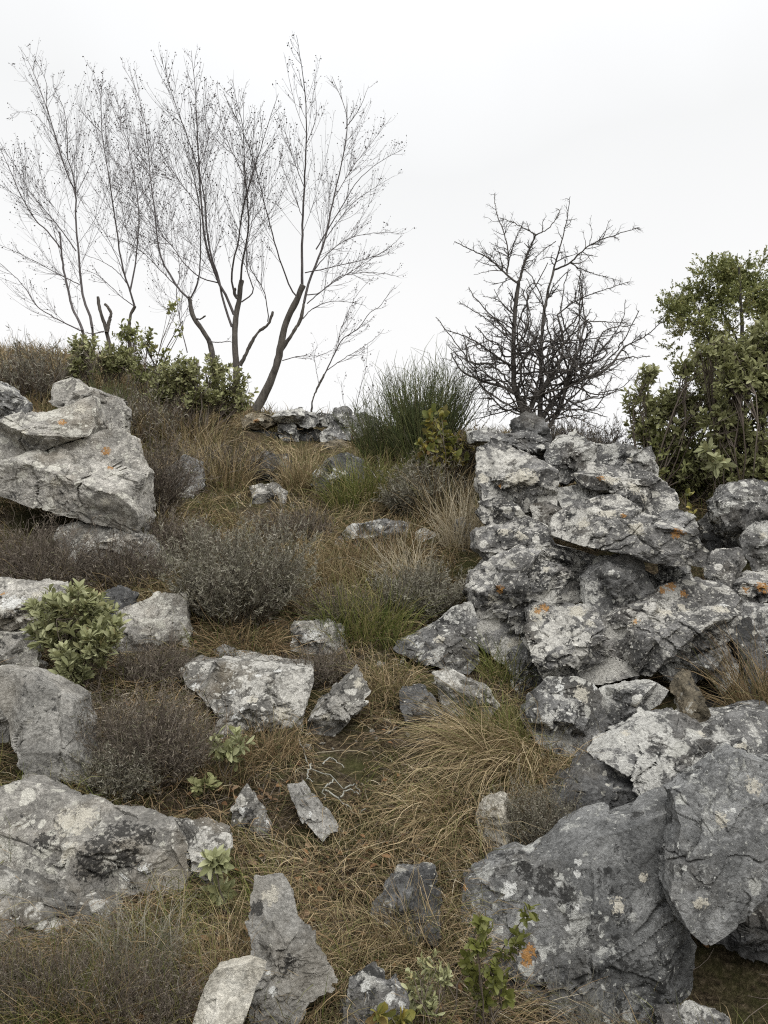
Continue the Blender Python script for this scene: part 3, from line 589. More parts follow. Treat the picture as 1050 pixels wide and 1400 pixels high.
# ------------------------------------------------------------------ grasses
def blade_paths(x, y, L, elev, az, droop, K=5, rg=R, lift=.004):
    n = len(x); z = g(x, y)
    d = np.c_[np.cos(elev) * np.cos(az), np.cos(elev) * np.sin(az), np.sin(elev)]
    P = np.empty((n, K, 3)); P[:, 0] = np.c_[x, y, z - .01]
    for k in range(1, K):
        P[:, k] = P[:, k - 1] + d * (L / (K - 1))[:, None]
        gz = g(P[:, k, 0], P[:, k, 1]) + lift * k
        P[:, k, 2] = np.maximum(P[:, k, 2], gz)
        d = d + rg.normal(0, .15, (n, 3)); d[:, 2] -= droop / (K - 1); d = unit(d)
    return P
def grass_mesh(P, w0, rg=R):
    n, K, _ = P.shape
    t = np.linspace(0, 1, K); w = w0[:, None] * (1 - t ** 2 * .85)[None]
    hv = P[:, -1] - P[:, 0]; side = np.cross(hv, rg.normal(size=(n, 3)) * .8 + [0, 0, 1.]); side = unit(side)
    return ribbons(P, w, side)
def tussock(label, base, d, rx, n, L, mat, spread=.5, droop=1.3, lean=(0, -.4), wid=.0017, cat='grass tuft', group='grass tussocks on the slope', name='grass_tussock', elev0=1.2, jit=.25):
    rg = np.random.default_rng(hash_str(label))
    d = at(*base) if d is None else d
    c = W(base[0], base[1], d); rr = rx * d / F
    a = rg.uniform(0, 2 * math.pi, n); q = np.sqrt(rg.uniform(0, 1, n))
    x = c[0] + rr * q * np.cos(a); y = c[1] + .7 * rr * q * np.sin(a)
    L = L * d / F * rg.uniform(.45, 1.1, n)
    az = np.arctan2(np.sin(a) * q + lean[1] + rg.normal(0, spread, n), np.cos(a) * q + lean[0] + rg.normal(0, spread, n))
    el = np.clip(elev0 + rg.normal(0, jit, n), .15, 1.5)
    P = blade_paths(x, y, L, el, az, droop * rg.uniform(.4, 1.4, n), 7, rg)
    V, Q, A = grass_mesh(P, wid * d / 4 * rg.uniform(.6, 1.3, n), rg)
    rn = rg.uniform(0, 1, n)
    o = mesh_obj(name, V, Q, VM[mat], attrs={'rnd': rn[A]}, origin=(c[0], c[1], g(c[0], c[1])))
    return tag(o, label, cat, group)
# general sward (uncountable)
def sward(name, label, mat, n, ylo, yhi, Lr, elr, droop, wid, dens=None, lean=-.6, seed=1, cat='grass', kk=.66):
    rg = np.random.default_rng(seed)
    # uniform in picture-ish coverage: sample y with density falling with distance
    u = rg.uniform(0, 1, n); y = ylo * (yhi / ylo) ** u
    n = int(n * 1.25); u = rg.uniform(0, 1, n); y = ylo * (yhi / ylo) ** u; x = rg.uniform(-.70, .70, n) * y
    m = ~inrock(x, y, kk); hx = W(1000, 1345, 3.05); m &= np.hypot(x - hx[0], (y - hx[1]) * .8) > .30
    if dens is not None: m &= rg.uniform(0, 1, n) < dens(x, y)
    x, y = x[m], y[m]; n = len(x)
    # clumping
    f = fbm(np.c_[x, y, np.zeros(n)] * 2.2 + seed, 3); keep = rg.uniform(0, 1, n) < np.clip(.65 + f * 1.9, .18, 1)
    x, y, f = x[keep], y[keep], f[keep]; n = len(x)
    dirn = fbm(np.c_[x, y, np.ones(n) * 3] * 1.4, 2) * 2.5
    az = -math.pi / 2 + dirn + rg.normal(0, .9, n)
    L = rg.uniform(*Lr, n); el = rg.uniform(*elr, n)
    P = blade_paths(x, y, L, el, az, droop * rg.uniform(.3, 1.4, n), 5, rg)
    V, Q, A = grass_mesh(P, wid * (.45 + y / 6) * rg.uniform(.6, 1.3, n), rg)
    rn = np.clip(rg.uniform(0, 1, n) * .75 + .25 * (f + .5), 0, 1)
    o = mesh_obj(name, V, Q, VM[mat], attrs={'rnd': rn[A]})
    return tag(o, label, cat, kind='stuff')
pxof = lambda x, y: CX + x / y * F
def gully(x, y):
    px = pxof(x, y); return np.clip(1 - np.abs(px - 430) / 420, .15, 1)
sward('dry_grass', 'matted straw-coloured dry grass covering the gully floor', 'mixed', 105000, 2.0, 7, (.08, .26), (.1, .9), 1.6, .0016, None, seed=2)
sward('rusty_grass', 'rust-brown dry grass on the upper slope', 'rust', 60000, 5.2, 11.5, (.10, .30), (.3, 1.35), 1.3, .0022, lambda x, y: np.clip(1.25 - np.abs(pxof(x, y) - 370) / 420, 0, 1), seed=3)
sward('green_grass', 'sparse green grass blades among the dry grass', 'green', 42000, 2.0, 9, (.08, .24), (.5, 1.4), .9, .0015, lambda x, y: np.clip(fbm(np.c_[x, y, y * 0] * 1.1 + 4, 2) * 2.4 + .15, 0, 1), seed=4)
sward('ridge_grass', 'dry grass along the ridge line', 'mixed', 22000, 8.3, 13, (.07, .2), (.6, 1.45), .9, .0028, lambda x, y: np.where((pxof(x, y) > 325) & (pxof(x, y) < 525) & (y < 10.3), 0., 1.), seed=5)
sward('pale_straw', 'bleached broken straw strewn over the path', 'white', 8000, 2.0, 6, (.05, .22), (.05, .7), 1.2, .0017, None, seed=6)
sward('dead_stalks', 'dark brown decayed grass stalks between the straw', 'rotten', 30000, 2.0, 7, (.06, .2), (.1, 1.1), 1.3, .0016, None, seed=7)
# leaf litter
def litter():
    rg = np.random.default_rng(8); n = 6500
    y = 2.0 * (7 / 2.0) ** rg.uniform(0, 1, n); x = rg.uniform(-.56, .56, n) * y
    px = pxof(x, y); m = (~inrock(x, y, .9)) & (rg.uniform(0, 1, n) < np.clip(1.1 - np.abs(px - 380) / 300, .06, 1) * np.clip(.6 + 1.6 * fbm(np.c_[x, y, y * 0] * 2, 2), .05, 1))
    x, y = x[m], y[m]; n = len(x)
    a = rg.uniform(0, 6.28, n); D = unit(np.c_[np.cos(a), np.sin(a), rg.normal(.1, .3, n)]); Nm = unit(np.c_[rg.normal(0, .5, (n, 2)), np.ones(n)])
    L = rg.uniform(.018, .046, n)
    V, Q, A = leaves(np.c_[x, y, g(x, y) + rg.uniform(.008, .045, n)], D, Nm, L, L * rg.uniform(.2, .34, n), .3)
    o = mesh_obj('leaf_litter', V, Q, VM['oakleaf'], attrs={'rnd': rg.uniform(0, 1, n)[A]})
    tag(o, 'scattered brown fallen oak leaves on the path', 'leaf litter', kind='stuff')
    n = 3800
    y = 2.0 * (8 / 2.0) ** rg.uniform(0, 1, n); x = rg.uniform(-.56, .56, n) * y; m = ~inrock(x, y, .9); x, y = x[m], y[m]; n = len(x)
    P = blade_paths(x, y, rg.uniform(.06, .22, n), rg.uniform(.0, .5, n), rg.uniform(0, 6.28, n), .5 * np.ones(n), 5, rg, .006)
    V, Q, A = tubes(P, (.0013 * (.5 + y / 5))[:, None] * np.ones((1, 5)))
    o = mesh_obj('twig_litter', V, Q, VM['deadtwig'], attrs={'rnd': rg.uniform(0, 1, n)[A]})
    tag(o, 'thin grey dead twigs lying in the grass', 'twig litter', kind='stuff')
litter()
def pebbles():
    rg = np.random.default_rng(12); n = 1500
    y = 2.0 * (7 / 2.0) ** rg.uniform(0, 1, n); x = rg.uniform(-.56, .56, n) * y
    f = fbm(np.c_[x, y, y * 0] * 1.3 + 3, 2); k = (f > .02) | (f > .3); x, y = x[k], y[k]; n = len(x)
    U, Q0 = cubesphere(4); r = rg.uniform(.005, .016, n) * (1 + 1.2 * (rg.uniform(0, 1, n) < .1))
    A_ = rg.normal(size=(n, 3, 3)) * .28 + np.eye(3)
    V = np.einsum('nij,vj->nvi', A_, U) * r[:, None, None] * (1 + .25 * rg.normal(size=(n, len(U), 1)) * .5)
    V = V + np.c_[x, y, g(x, y) + r * .25][:, None, :]
    Q = (Q0[None] + (np.arange(n) * len(U))[:, None, None]).reshape(-1, 4)
    o = mesh_obj('gravel', V.reshape(-1, 3), Q, VM['stonebits'], attrs={'rnd': np.repeat(rg.uniform(0, 1, n), len(U))}, smooth=False)
    tag(o, 'small crumbs of grey limestone scattered over the soil', 'gravel', kind='stuff')
pebbles()

TG = 'grass tussocks on the slope'
for a in [
 ('large straw-blond tussock combed downhill below the twin-spotted block', (690,1040), None, 60, 900, 165, 'straw', .35, 1.5, (-1.5,-.9)),
 ('green-hearted tussock on top of the straw-blond one', (680,1015), None, 42, 330, 80, 'green', .5, 1.2, (-.9,-.5)),
 ('second straw tussock spilling over the dark sunk stone', (620,1120), None, 60, 620, 110, 'straw', .5, 1.6, (-.7,-.9)),
 ('straw fringe tussock against the wedge block', (735,1070), None, 45, 380, 110, 'straw', .5, 1.3, (-.3,-.4)),
 ('dry tussock hanging at the foot of the dark sunk stone', (560,1300), None, 60, 420, 120, 'straw', .6, 1.5, (-.2,-.7)),
 ('green grass tuft sprouting between knobbly block and wedge slab', (690,930), None, 28, 160, 75, 'green', .6, 1.0, (-.4,-.3)),
 ('tall straw tussock against the cobble at the pile edge', (632,745), None, 24, 320, 105, 'white', .25, .45, (-.1,-.1)),
 ('straw tussock above the tall straw one by the corner block', (605,700), None, 34, 340, 85, 'straw', .35, .7, (-.3,-.2)),
 ('bleached white straw tussock in mid gully', (560,800), None, 30, 240, 85, 'white', .3, .9, (-.8,.05)),
 ('grey-green tussock around the long half-buried stone', (520,770), None, 60, 500, 75, 'mixed', .5, 1.0, (-.2,-.4)),
 ('upright rusty tussock between the two stones below the ridge wall', (412,668), None, 24, 360, 70, 'rust', .25, .45, (0,-.1)),
 ('rusty tussock beside the lone lichened stone', (300,660), None, 40, 520, 75, 'rust', .4, .8, (-.1,-.3)),
 ('rusty tussock beneath the olive shrub on the ridge', (250,610), None, 50, 520, 60, 'rust', .4, .8, (-.1,-.3)),
 ('tawny tussock on the skyline around the bare grey bush', (70,520), None, 85, 620, 62, 'straw', .4, .7, (0,-.2)),
 ('tawny tussock between the humped rock and the dense olive shrub', (180,590), None, 55, 520, 62, 'rust', .4, .8, (0,-.3)),
 ('olive tussock leaning at the foot of the broom', (500,680), None, 50, 560, 80, 'green', .4, .8, (-.3,-.3)),
 ('tussock of green and straw under the grey heath', (335,890), None, 45, 460, 80, 'mixed', .5, 1.3, (.2,-.5)),
 ('dark green tussock in the gully below the bleached straw', (500,870), None, 60, 620, 95, 'green', .5, 1.2, (.1,-.5)),
 ('drooping dry tussock between the leaning stone and wedge slab', (530,950), None, 36, 300, 75, 'straw', .5, 1.7, (-.4,-.6)),
 ('dry tussock on the pinkish gully floor above the squat stone', (450,800), None, 60, 600, 75, 'rust', .5, 1.1, (0,-.4)),
 ('grey bleached tussock below the massive cream-patched boulder', (190,1335), None, 50, 420, 120, 'heathl', .5, 1.0, (.1,-.3)),
 ('dark green and straw tussock at the bottom corner', (60,1395), None, 70, 620, 110, 'green', .5, .9, (.1,-.1)),
 ('straw tussock in front of the low grassy ledge', (120,1400), None, 60, 380, 130, 'mixed', .5, .8, (0,-.2)),
 ('dry grass clump on the slope edge beside the steep dark flank', (1045,960), 4.25, 35, 520, 150, 'mixed', .45, .9, (-.5,-.2)),
 ('thin straw tussock beside the cream shard', (300,1330), None, 50, 320, 110, 'straw', .6, 1.2, (.2,-.3)),
 ('short dry tussock banked against the lower edge of the broad flat boulder', (370,1035), None, 40, 380, 60, 'mixed', .7, 1.4, (.1,-.4)),
 ('ragged straw tuft banked under the massive cream-patched boulder', (120,1290), None, 80, 420, 75, 'mixed', .7, 1.3, (.1,-.4)),
 ('straw tussock along the long pale-ridged stone', (460,1330), None, 40, 360, 110, 'straw', .6, 1.4, (-.1,-.5)),
 ('wispy straw tussock on the path below the thin pale stone', (440,1200), None, 70, 480, 90, 'straw', .7, 1.7, (-.2,-.6)),
 ('dry tussock in front of the broad flat boulder', (300,1060), None, 60, 420, 80, 'mixed', .7, 1.5, (.1,-.4)),
]: tussock(*a[:7], spread=a[7], droop=a[8], lean=a[9], elev0=.65 if 'straw' in a[0] and a[8] > 1.25 else 1.15)

# ------------------------------------------------------------------ wiry shrubs
def wiry(label, cat, base, d, rx, n, H, stem, tip=None, fan=.8, name='dry_shrub', needles=9, nl=.012, group=None, up=1.0, rad=.0016, side=5, depth=.7, lean=(0,0), wig=.17):
    rg = np.random.default_rng(hash_str(label))
    d = at(*base) if d is None else d
    c = W(base[0], base[1], d); s = d / F; rr = rx * s; c[2] = g(c[0], c[1])
    root = empty(name, c); tag(root, label, cat, group)
    a = rg.uniform(0, 2 * math.pi, n); q = np.sqrt(rg.uniform(0, 1, n))
    x = c[0] + .55 * rr * q * np.cos(a); y = c[1] + depth * .55 * rr * q * np.sin(a); z = g(x, y)
    dv = unit(np.c_[fan * q * np.cos(a) + lean[0] + rg.normal(0, .22, n), fan * q * np.sin(a) * depth + lean[1] + rg.normal(0, .22, n), np.full(n, up)])
    L = H * s * (rg.uniform(.35, 1.0, n) + (.35 if wig > .1 else .0) * (rg.uniform(0, 1, n) < .08)) * (1 - .2 * q)
    K = 7; P = np.empty((n, K, 3)); P[:, 0] = np.c_[x, y, z - .02]; dd = dv
    for k in range(1, K):
        P[:, k] = P[:, k - 1] + dd * (L / (K - 1))[:, None]; dd = unit(dd + rg.normal(0, wig, (n, 3)) + [0, 0, .03])
    t = np.linspace(0, 1, K); rs = rad * d / 4
    parts = [tubes(P, rs * (1.25 - t)[None] * rg.uniform(.6, 1.4, (n, 1)))]; rn = [rg.uniform(0, 1, n)]
    # side twigs
    ns = n * side; pi = rg.integers(0, n, ns); tt = rg.uniform(.3, 1, ns)
    k0 = np.minimum((tt * (K - 1)).astype(int), K - 2); fr = tt * (K - 1) - k0
    b = P[pi, k0] * (1 - fr)[:, None] + P[pi, k0 + 1] * fr[:, None]; tg = unit(P[pi, k0 + 1] - P[pi, k0])
    sd = unit(tg + rg.normal(0, .45, (ns, 3)) + [0, 0, .15]); l2 = L[pi] * rg.uniform(.12, .38, ns)
    S = np.stack([b, b + sd * (l2 * .5)[:, None], b + unit(sd + rg.normal(0, .25, (ns, 3)) + [0, 0, .15]) * l2[:, None]], 1)
    Vt, Qt, At = tubes(S, rs * .6 * np.array([1, .8, .4])[None] * np.ones((ns, 1)))
    V1, Q1, A1 = parts[0]; r1 = rn[0][A1]
    V, Q, A = join((V1, Q1, r1), (Vt, Qt, rg.uniform(0, 1, ns)[At]))
    mesh_obj('stems', V, Q, VM[stem], root, attrs={'rnd': A}, origin=c)
    if tip:
        m = ns * needles; si = rg.integers(0, ns, m); t2 = rg.uniform(.1, 1, m)
        b = S[si, 0] * (1 - t2)[:, None] + S[si, 2] * t2[:, None]; D = unit(unit(S[si, 2] - S[si, 0]) * .8 + rg.normal(0, .55, (m, 3)))
        Ln = nl * d / 4 * rg.uniform(.6, 1.4, m); Pn = np.stack([b, b + D * Ln[:, None]], 1)
        V, Q, A = ribbons(Pn, (Ln * .13)[:, None] * np.array([1, .5])[None], unit(np.cross(D, rg.normal(size=(m, 3)))))
        mesh_obj('foliage', V, Q, VM[tip], root, attrs={'rnd': rg.uniform(0, 1, m)[A]}, origin=c)
    return root
HG = 'grey dry heath shrubs'
wiry('large rounded grey heath shrub in the gully beside the pinkish boulder', 'shrub', (325,845), None, 85, 520, 150, 'heath', 'heathl', .75, 'heath_shrub', 9, .016, HG)
wiry('grey heath shrub below the yellow-leaved oak sapling', 'shrub', (580,700), None, 55, 320, 80, 'heath', 'heathl', .7, 'heath_shrub', 8, .016, HG)
wiry('dark grey heath shrub above the tilted wedge slab', 'shrub', (575,845), None, 55, 330, 85, 'heath', 'heathl', .7, 'heath_shrub', 8, .014, HG)
wiry('brown wispy heath spreading between standing stone and flat boulder', 'shrub', (205,1060), None, 85, 560, 130, 'deadtwig', 'heath', .8, 'heath_shrub', 5, .016, HG)
wiry('grey-green wiry shrub at the foot of the standing stone', 'shrub', (160,1085), None, 45, 300, 75, 'heath', 'heathl', .8, 'heath_shrub', 8, .014, HG)
wiry('fine grey wiry shrub leaning on the wedge block beside the cream pitted stone', 'shrub', (735,1165), None, 50, 420, 105, 'heath', 'heathl', .75, 'heath_shrub', 6, .010, HG)
wiry('tangle of dead twigs below the great pale boulder', 'shrub', (60,800), None, 80, 420, 105, 'deadtwig', 'heath', 1.0, 'dead_shrub', 2, .014, 'dead twiggy shrubs', wig=.22)
wiry('dark dead shrub against the lichened block under the great boulder', 'shrub', (170,800), None, 55, 300, 85, 'deadtwig', 'heath', .9, 'dead_shrub', 2, .014, 'dead twiggy shrubs', wig=.2)
wiry('dark twiggy shrub pressed against the edge of the great pale boulder', 'shrub', (212,700), None, 32, 260, 130, 'deadtwig', 'heath', .6, 'dead_shrub', 3, .014, 'dead twiggy shrubs')
wiry('sparse dead shrub standing in front of the humped rock', 'shrub', (150,585), 6.7, 40, 120, 75, 'deadtwig', None, .7, 'dead_shrub', 0, .0, 'dead twiggy shrubs')
wiry('bare grey bush with hazy twigs on the ridge at the slope edge', 'shrub', (52,540), None, 62, 200, 85, 'deadtwig', 'heathl', .7, 'bare_bush', 3, .016, 'dead twiggy shrubs', wig=.2)
wiry('grey wisp of dead heath in front of the huge slab', 'shrub', (800,1400), 2.62, 60, 130, 110, 'heathl', None, .8, 'dead_shrub', 0, 0, 'dead twiggy shrubs', rad=.0009)
wiry('dark grey-green heath filling the bottom corner under the ledge', 'shrub', (40,1400), 2.35, 80, 420, 120, 'deadtwig', 'heath', .8, 'heath_shrub', 5, .012, HG)
wiry('brown dry shrub beneath the yellow oak sapling at the pile corner', 'shrub', (625,665), None, 35, 240, 85, 'deadtwig', 'heath', .6, 'dead_shrub', 3, .014, 'dead twiggy shrubs')
wiry('brown twiggy undergrowth below the thorn bush', 'shrub', (800,615), 7.4, 90, 420, 70, 'thorn', 'heath', .9, 'dead_shrub', 3, .012, 'dead twiggy shrubs', wig=.25)
wiry('tall brown dry stems beside the dense olive shrub', 'shrub', (195,600), None, 70, 200, 85, 'deadtwig', 'heathl', .5, 'dead_shrub', 2, .016, 'dead twiggy shrubs')
wiry('low tangle of brown twigs in rusty grass below the ridge wall', 'shrub', (320,650), None, 70, 300, 50, 'deadtwig', 'heath', 1.0, 'dead_shrub', 3, .014, 'dead twiggy shrubs', wig=.25)
wiry('brown tangle between large rounded heath and the great pale boulder', 'shrub', (250,760), None, 55, 300, 75, 'deadtwig', 'heath', .9, 'dead_shrub', 3, .014, 'dead twiggy shrubs', wig=.25)
wiry('low brown twiggy mat in mid gully above the squat stone', 'shrub', (470,850), None, 60, 340, 60, 'deadtwig', 'heath', 1.1, 'dead_shrub', 3, .012, 'dead twiggy shrubs', wig=.25)
wiry('brown brittle scrub before the dark splashed rock', 'shrub', (400,740), None, 65, 320, 55, 'deadtwig', 'heath', 1.0, 'dead_shrub', 3, .012, 'dead twiggy shrubs', wig=.25)
wiry('dead brown scrub hugging the foot of the cracked pinkish boulder', 'shrub', (215,930), None, 60, 360, 65, 'deadtwig', 'heath', 1.0, 'dead_shrub', 3, .012, 'dead twiggy shrubs', wig=.25)
wiry('grey brown scrub between the leaning stone and the squat stone', 'shrub', (440,930), None, 50, 260, 55, 'deadtwig', 'heath', 1.1, 'dead_shrub', 3, .012, 'dead twiggy shrubs', wig=.25)
wiry('olive brown dry stems in front of the bare grey bush', 'shrub', (60,600), 6.9, 70, 110, 65, 'deadtwig', 'heathl', .7, 'dead_shrub', 2, .014, 'dead twiggy shrubs')
wiry('dark tangled scrub in the bottom corner between grass and ledge', 'shrub', (190,1400), None, 70, 380, 120, 'deadtwig', 'heath', 1.0, 'dead_shrub', 4, .012, 'dead twiggy shrubs', wig=.22)
# broom: dense upright green rods
wiry('dark green broom bush with upright rods on the skyline', 'broom bush', (582,635), 8.2, 52, 640, 160, 'broom', None, .46, 'broom_bush', 0, 0, None, rad=.0022, side=4, wig=.05)
wiry('thinner broom rods drooping over the end of the ridge wall', 'broom bush', (525,640), 8.6, 35, 260, 110, 'broom', None, .6, 'broom_bush', 0, 0, None, rad=.002, side=3, wig=.06, lean=(-.15,0))
wiry('small green broom on the ridge between bare bush and olive shrub', 'broom bush', (145,545), 8.6, 32, 260, 85, 'broom', None, .5, 'broom_bush', 0, 0, None, rad=.002, side=3, wig=.06)

# ------------------------------------------------------------------ leafy shrubs
def leafy(label, cat, base, d, blobs, mat, leaf=.07, wr=.2, shoots=60, per=12, sl=.16, name='leafy_shrub', group=None, stem='deadtwig', whorl=.75, rad=.006, zs=.7, upb=.5, nmain=None, bare=.0, yellow=None):
    rg = np.random.default_rng(hash_str(label))
    s = d / F; c = W(base[0], base[1], d); c[2] = float(g(c[0], c[1])) if c[2] < g(c[0], c[1]) + .5 else c[2]
    root = empty(name, c); tag(root, label, cat, group)
    tubesP, tubesR = [], []; LP, LD, LN, LL = [], [], [], []
    tot = sum(b[2] ** 2 for b in blobs)
    for (bx, by, br) in blobs:
        bc = W(bx, by, d + rg.normal(0, br * s * .5)); r = br * s
        m = 1 + int(br / 14)
        mains = []
        for k in range(m):
            e = bc + rg.normal(0, .35, 3) * r
            st = c + [rg.normal(0, .05), rg.normal(0, .05), -.03]; mid = st * .5 + e * .5 + rg.normal(0, .09, 3) * np.linalg.norm(e - st) + [0, 0, .06 * np.linalg.norm(e - st)]
            P = smooth_line([st, mid, e], 8) + np.r_[np.zeros((1, 3)), rg.normal(0, .006, (7, 3))]
            tubesP.append(P); tubesR.append(rad * np.linspace(1, .45, 8) * rg.uniform(.7, 1.2)); mains.append(P)
        ns = max(3, int(shoots * br ** 2 / tot))
        for k in range(ns):
            u = rg.normal(size=3); u /= np.linalg.norm(u); q = rg.uniform(.15, 1) ** .45
            q *= 1 + .25 * perlin((u * 1.7 + bc)[None])[0] * 2
            tip = bc + u * r * q * [1, .9, 1]
            if leaf > .055 and d > 5 and perlin(tip[None] * 3.0)[0] < (-.06 if d > 8 else -.2) and rg.random() < .85: continue
            P0 = mains[rg.integers(0, m)]; st = P0[rg.integers(4, 8)]
            D = unit(u * .8 + rg.normal(0, .35, 3) + [0, 0, upb]); L = sl * rg.uniform(.6, 1.25)
            b0 = tip - D * L
            P = smooth_line([st, .5 * (st + b0) + rg.normal(0, .05, 3) * r, b0, tip], 8)
            tubesP.append(P); tubesR.append(rad * .36 * np.linspace(1, .4, 8))
            if rg.random() < bare: continue
            nl = int(per * rg.uniform(.7, 1.3)); t = 1 - rg.uniform(0, 1, nl) ** 1.5 * .95; ph = np.arange(nl) * 2.4 + rg.uniform(0, 6)
            ref = np.array([1., 0, 0]) if abs(D[2]) > .8 else np.array([0, 0, 1.]); a = unit(np.cross(D, ref)); b = np.cross(D, a)
            rd = np.cos(ph)[:, None] * a + np.sin(ph)[:, None] * b
            LP.append(b0 + D * (L * t)[:, None]); LD.append(unit(rd * whorl + D * (.35 + .65 * t[:, None]) + rg.normal(0, .18, (nl, 3))))
            LN.append(unit(D + rg.normal(0, .3, (nl, 3)))); LL.append(leaf * rg.uniform(.55, 1.15, nl))
    P = np.array(tubesP); Rr = np.array(tubesR)
    V, Q, A = tubes(P, Rr, 4); mesh_obj('stems', V, Q, VM[stem], root, attrs={'rnd': rg.uniform(0, 1, len(P))[A]}, origin=c)
    LP, LD, LN, LL = map(np.concatenate, (LP, LD, LN, LL))
    V, Q, A = leaves(LP, LD, LN, LL, LL * wr * rg.uniform(.8, 1.2, len(LL)), .22)
    cl = .5 + .5 * fbm(LP * 5, 2)
    rn = np.clip(.6 * rg.uniform(0, 1, len(LL)) + .4 * cl, 0, 1)
    mesh_obj('foliage', V, Q, VM[mat], root, attrs={'rnd': rn[A]}, origin=c)
    return root
LGp = 'green leafy shrubs'
leafy('bushy pale sage-green shrub growing beside the grey standing stone', 'shrub', (105,930), 4.3, [(70,835,30),(110,825,32),(140,845,28),(95,870,32),(130,880,28),(100,905,24),(60,860,20),(150,860,20)], 'leaf', .062, .19, 260, 12, .10, 'sage_shrub', LGp, rad=.005, upb=1.1, whorl=.6)
leafy('small pale sage-green sprig before the broad flat boulder', 'shrub', (308,1085), at(308,1085), [(305,1020,16),(330,1015,14),(318,1035,14),(295,1030,10)], 'leaf', .05, .2, 26, 9, .05, 'sage_shrub', LGp, rad=.003)
leafy('low dull green sprig beside the upright black-and-white shard', 'shrub', (280,1095), at(280,1095), [(285,1075,12),(272,1082,10)], 'leafmid', .045, .24, 12, 8, .05, 'sage_shrub', LGp, rad=.003)
leafy('two-tiered woolly rosette with one yellow leaf beside the massive boulder', 'plant', (297,1245), at(297,1240), [(296,1178,9),(298,1212,11)], 'leaf', .06, .2, 6, 22, .04, 'rosette_plant', None, rad=.004, whorl=1.1)
leafy('green leafy shoot in front of the huge slab', 'plant', (655,1405), 2.5, [(720,1250,9),(712,1280,8),(690,1300,10),(660,1260,12),(655,1295,12),(680,1330,14),(645,1340,12),(660,1370,14),(690,1360,10),(640,1310,10)], 'leafspr', .035, .27, 48, 9, .06, 'leafy_shoot', None, rad=.003)
leafy('grey-green soft shoots beside the leafy green shoot', 'plant', (590,1405), 2.45, [(585,1320,16),(570,1345,18),(605,1340,14),(590,1370,16),(560,1375,14)], 'leaf', .028, .2, 50, 10, .06, 'leafy_shoot', None, rad=.0025)
leafy('yellow-green seedling at the bottom edge', 'plant', (530,1420), 2.38, [(520,1385,10),(540,1392,12),(530,1405,10)], 'leafyel', .05, .3, 9, 6, .04, 'seedling', None, rad=.0025)
leafy('oak sapling with yellowing leaves at the crest beside the broom', 'shrub', (610,660), 6.9, [(595,575,18),(588,605,18),(615,600,18),(635,605,16),(620,625,20),(600,635,16),(580,625,12)], 'leafyel', .075, .3, 85, 7, .10, 'oak_sapling', None, rad=.006)
leafy('dense olive-green shrub at the foot of the bare trees', 'shrub', (275,590), 8.9, [(225,520,28),(255,510,28),(290,510,30),(320,525,24),(260,545,30),(300,550,26),(225,550,24),(330,550,14)], 'leafmid', .06, .22, 700, 12, .15, 'olive_shrub', LGp, rad=.010)
leafy('olive-green shrub top in front of the cut stump', 'shrub', (130,560), 9.0, [(115,478,22),(140,488,24),(165,495,22),(110,500,18)], 'leafmid', .058, .2, 280, 12, .15, 'olive_shrub', LGp, rad=.009)
leafy('thin open olive shrub reaching up between the bare trees', 'shrub', (200,560), 9.2, [(175,455,22),(200,465,20),(215,490,22),(180,490,22),(245,450,16),(235,420,9),(195,510,20)], 'leafdark', .06, .24, 170, 9, .18, 'olive_shrub', LGp, rad=.009)
leafy('pale leafed bush at the edge of the thorn bush', 'shrub', (890,660), 7.0, [(870,540,20),(885,510,16),(905,555,26),(940,545,26),(880,580,26),(920,590,32),(955,575,22),(960,510,14),(925,505,12),(985,560,26),(975,530,20),(940,500,16),(995,500,18),(890,615,24),(925,640,24),(960,640,26),(995,600,26)], 'leafmid', .062, .2, 820, 12, .15, 'evergreen_bush', LGp, rad=.008)
leafy('broad evergreen bush at the slope edge with big leaf whorls', 'shrub', (1020,690), 6.6, [(1040,470,36),(1010,520,34),(1050,540,40),(990,570,32),(1030,600,40),(980,620,28),(1055,640,34),(1010,640,26),(985,470,22),(1005,495,26),(960,480,14),(1060,500,30)], 'leafmid', .062, .21, 980, 13, .17, 'evergreen_bush', LGp, rad=.01)
leafy('dark shaded undergrowth below the evergreen bushes', 'shrub', (950,690), 7.1, [(910,630,34),(950,625,36),(900,610,28),(960,655,26),(1000,650,30),(930,655,24)], 'leafdark', .075, .14, 420, 13, .2, 'evergreen_bush', LGp, rad=.008)
leafy('small sprig poking out beside the broad sloping slab', 'plant', (940,700), 5.9, [(938,676,12),(946,688,10)], 'leafyel', .06, .26, 14, 8, .07, 'sage_shrub', LGp, rad=.004)
leafy('single bright whorled sprig hanging before the evergreen bush', 'plant', (985,690), 6.3, [(978,632,12),(968,612,8),(990,618,8)], 'leaf', .10, .2, 11, 9, .08, 'sage_shrub', LGp, rad=.004)

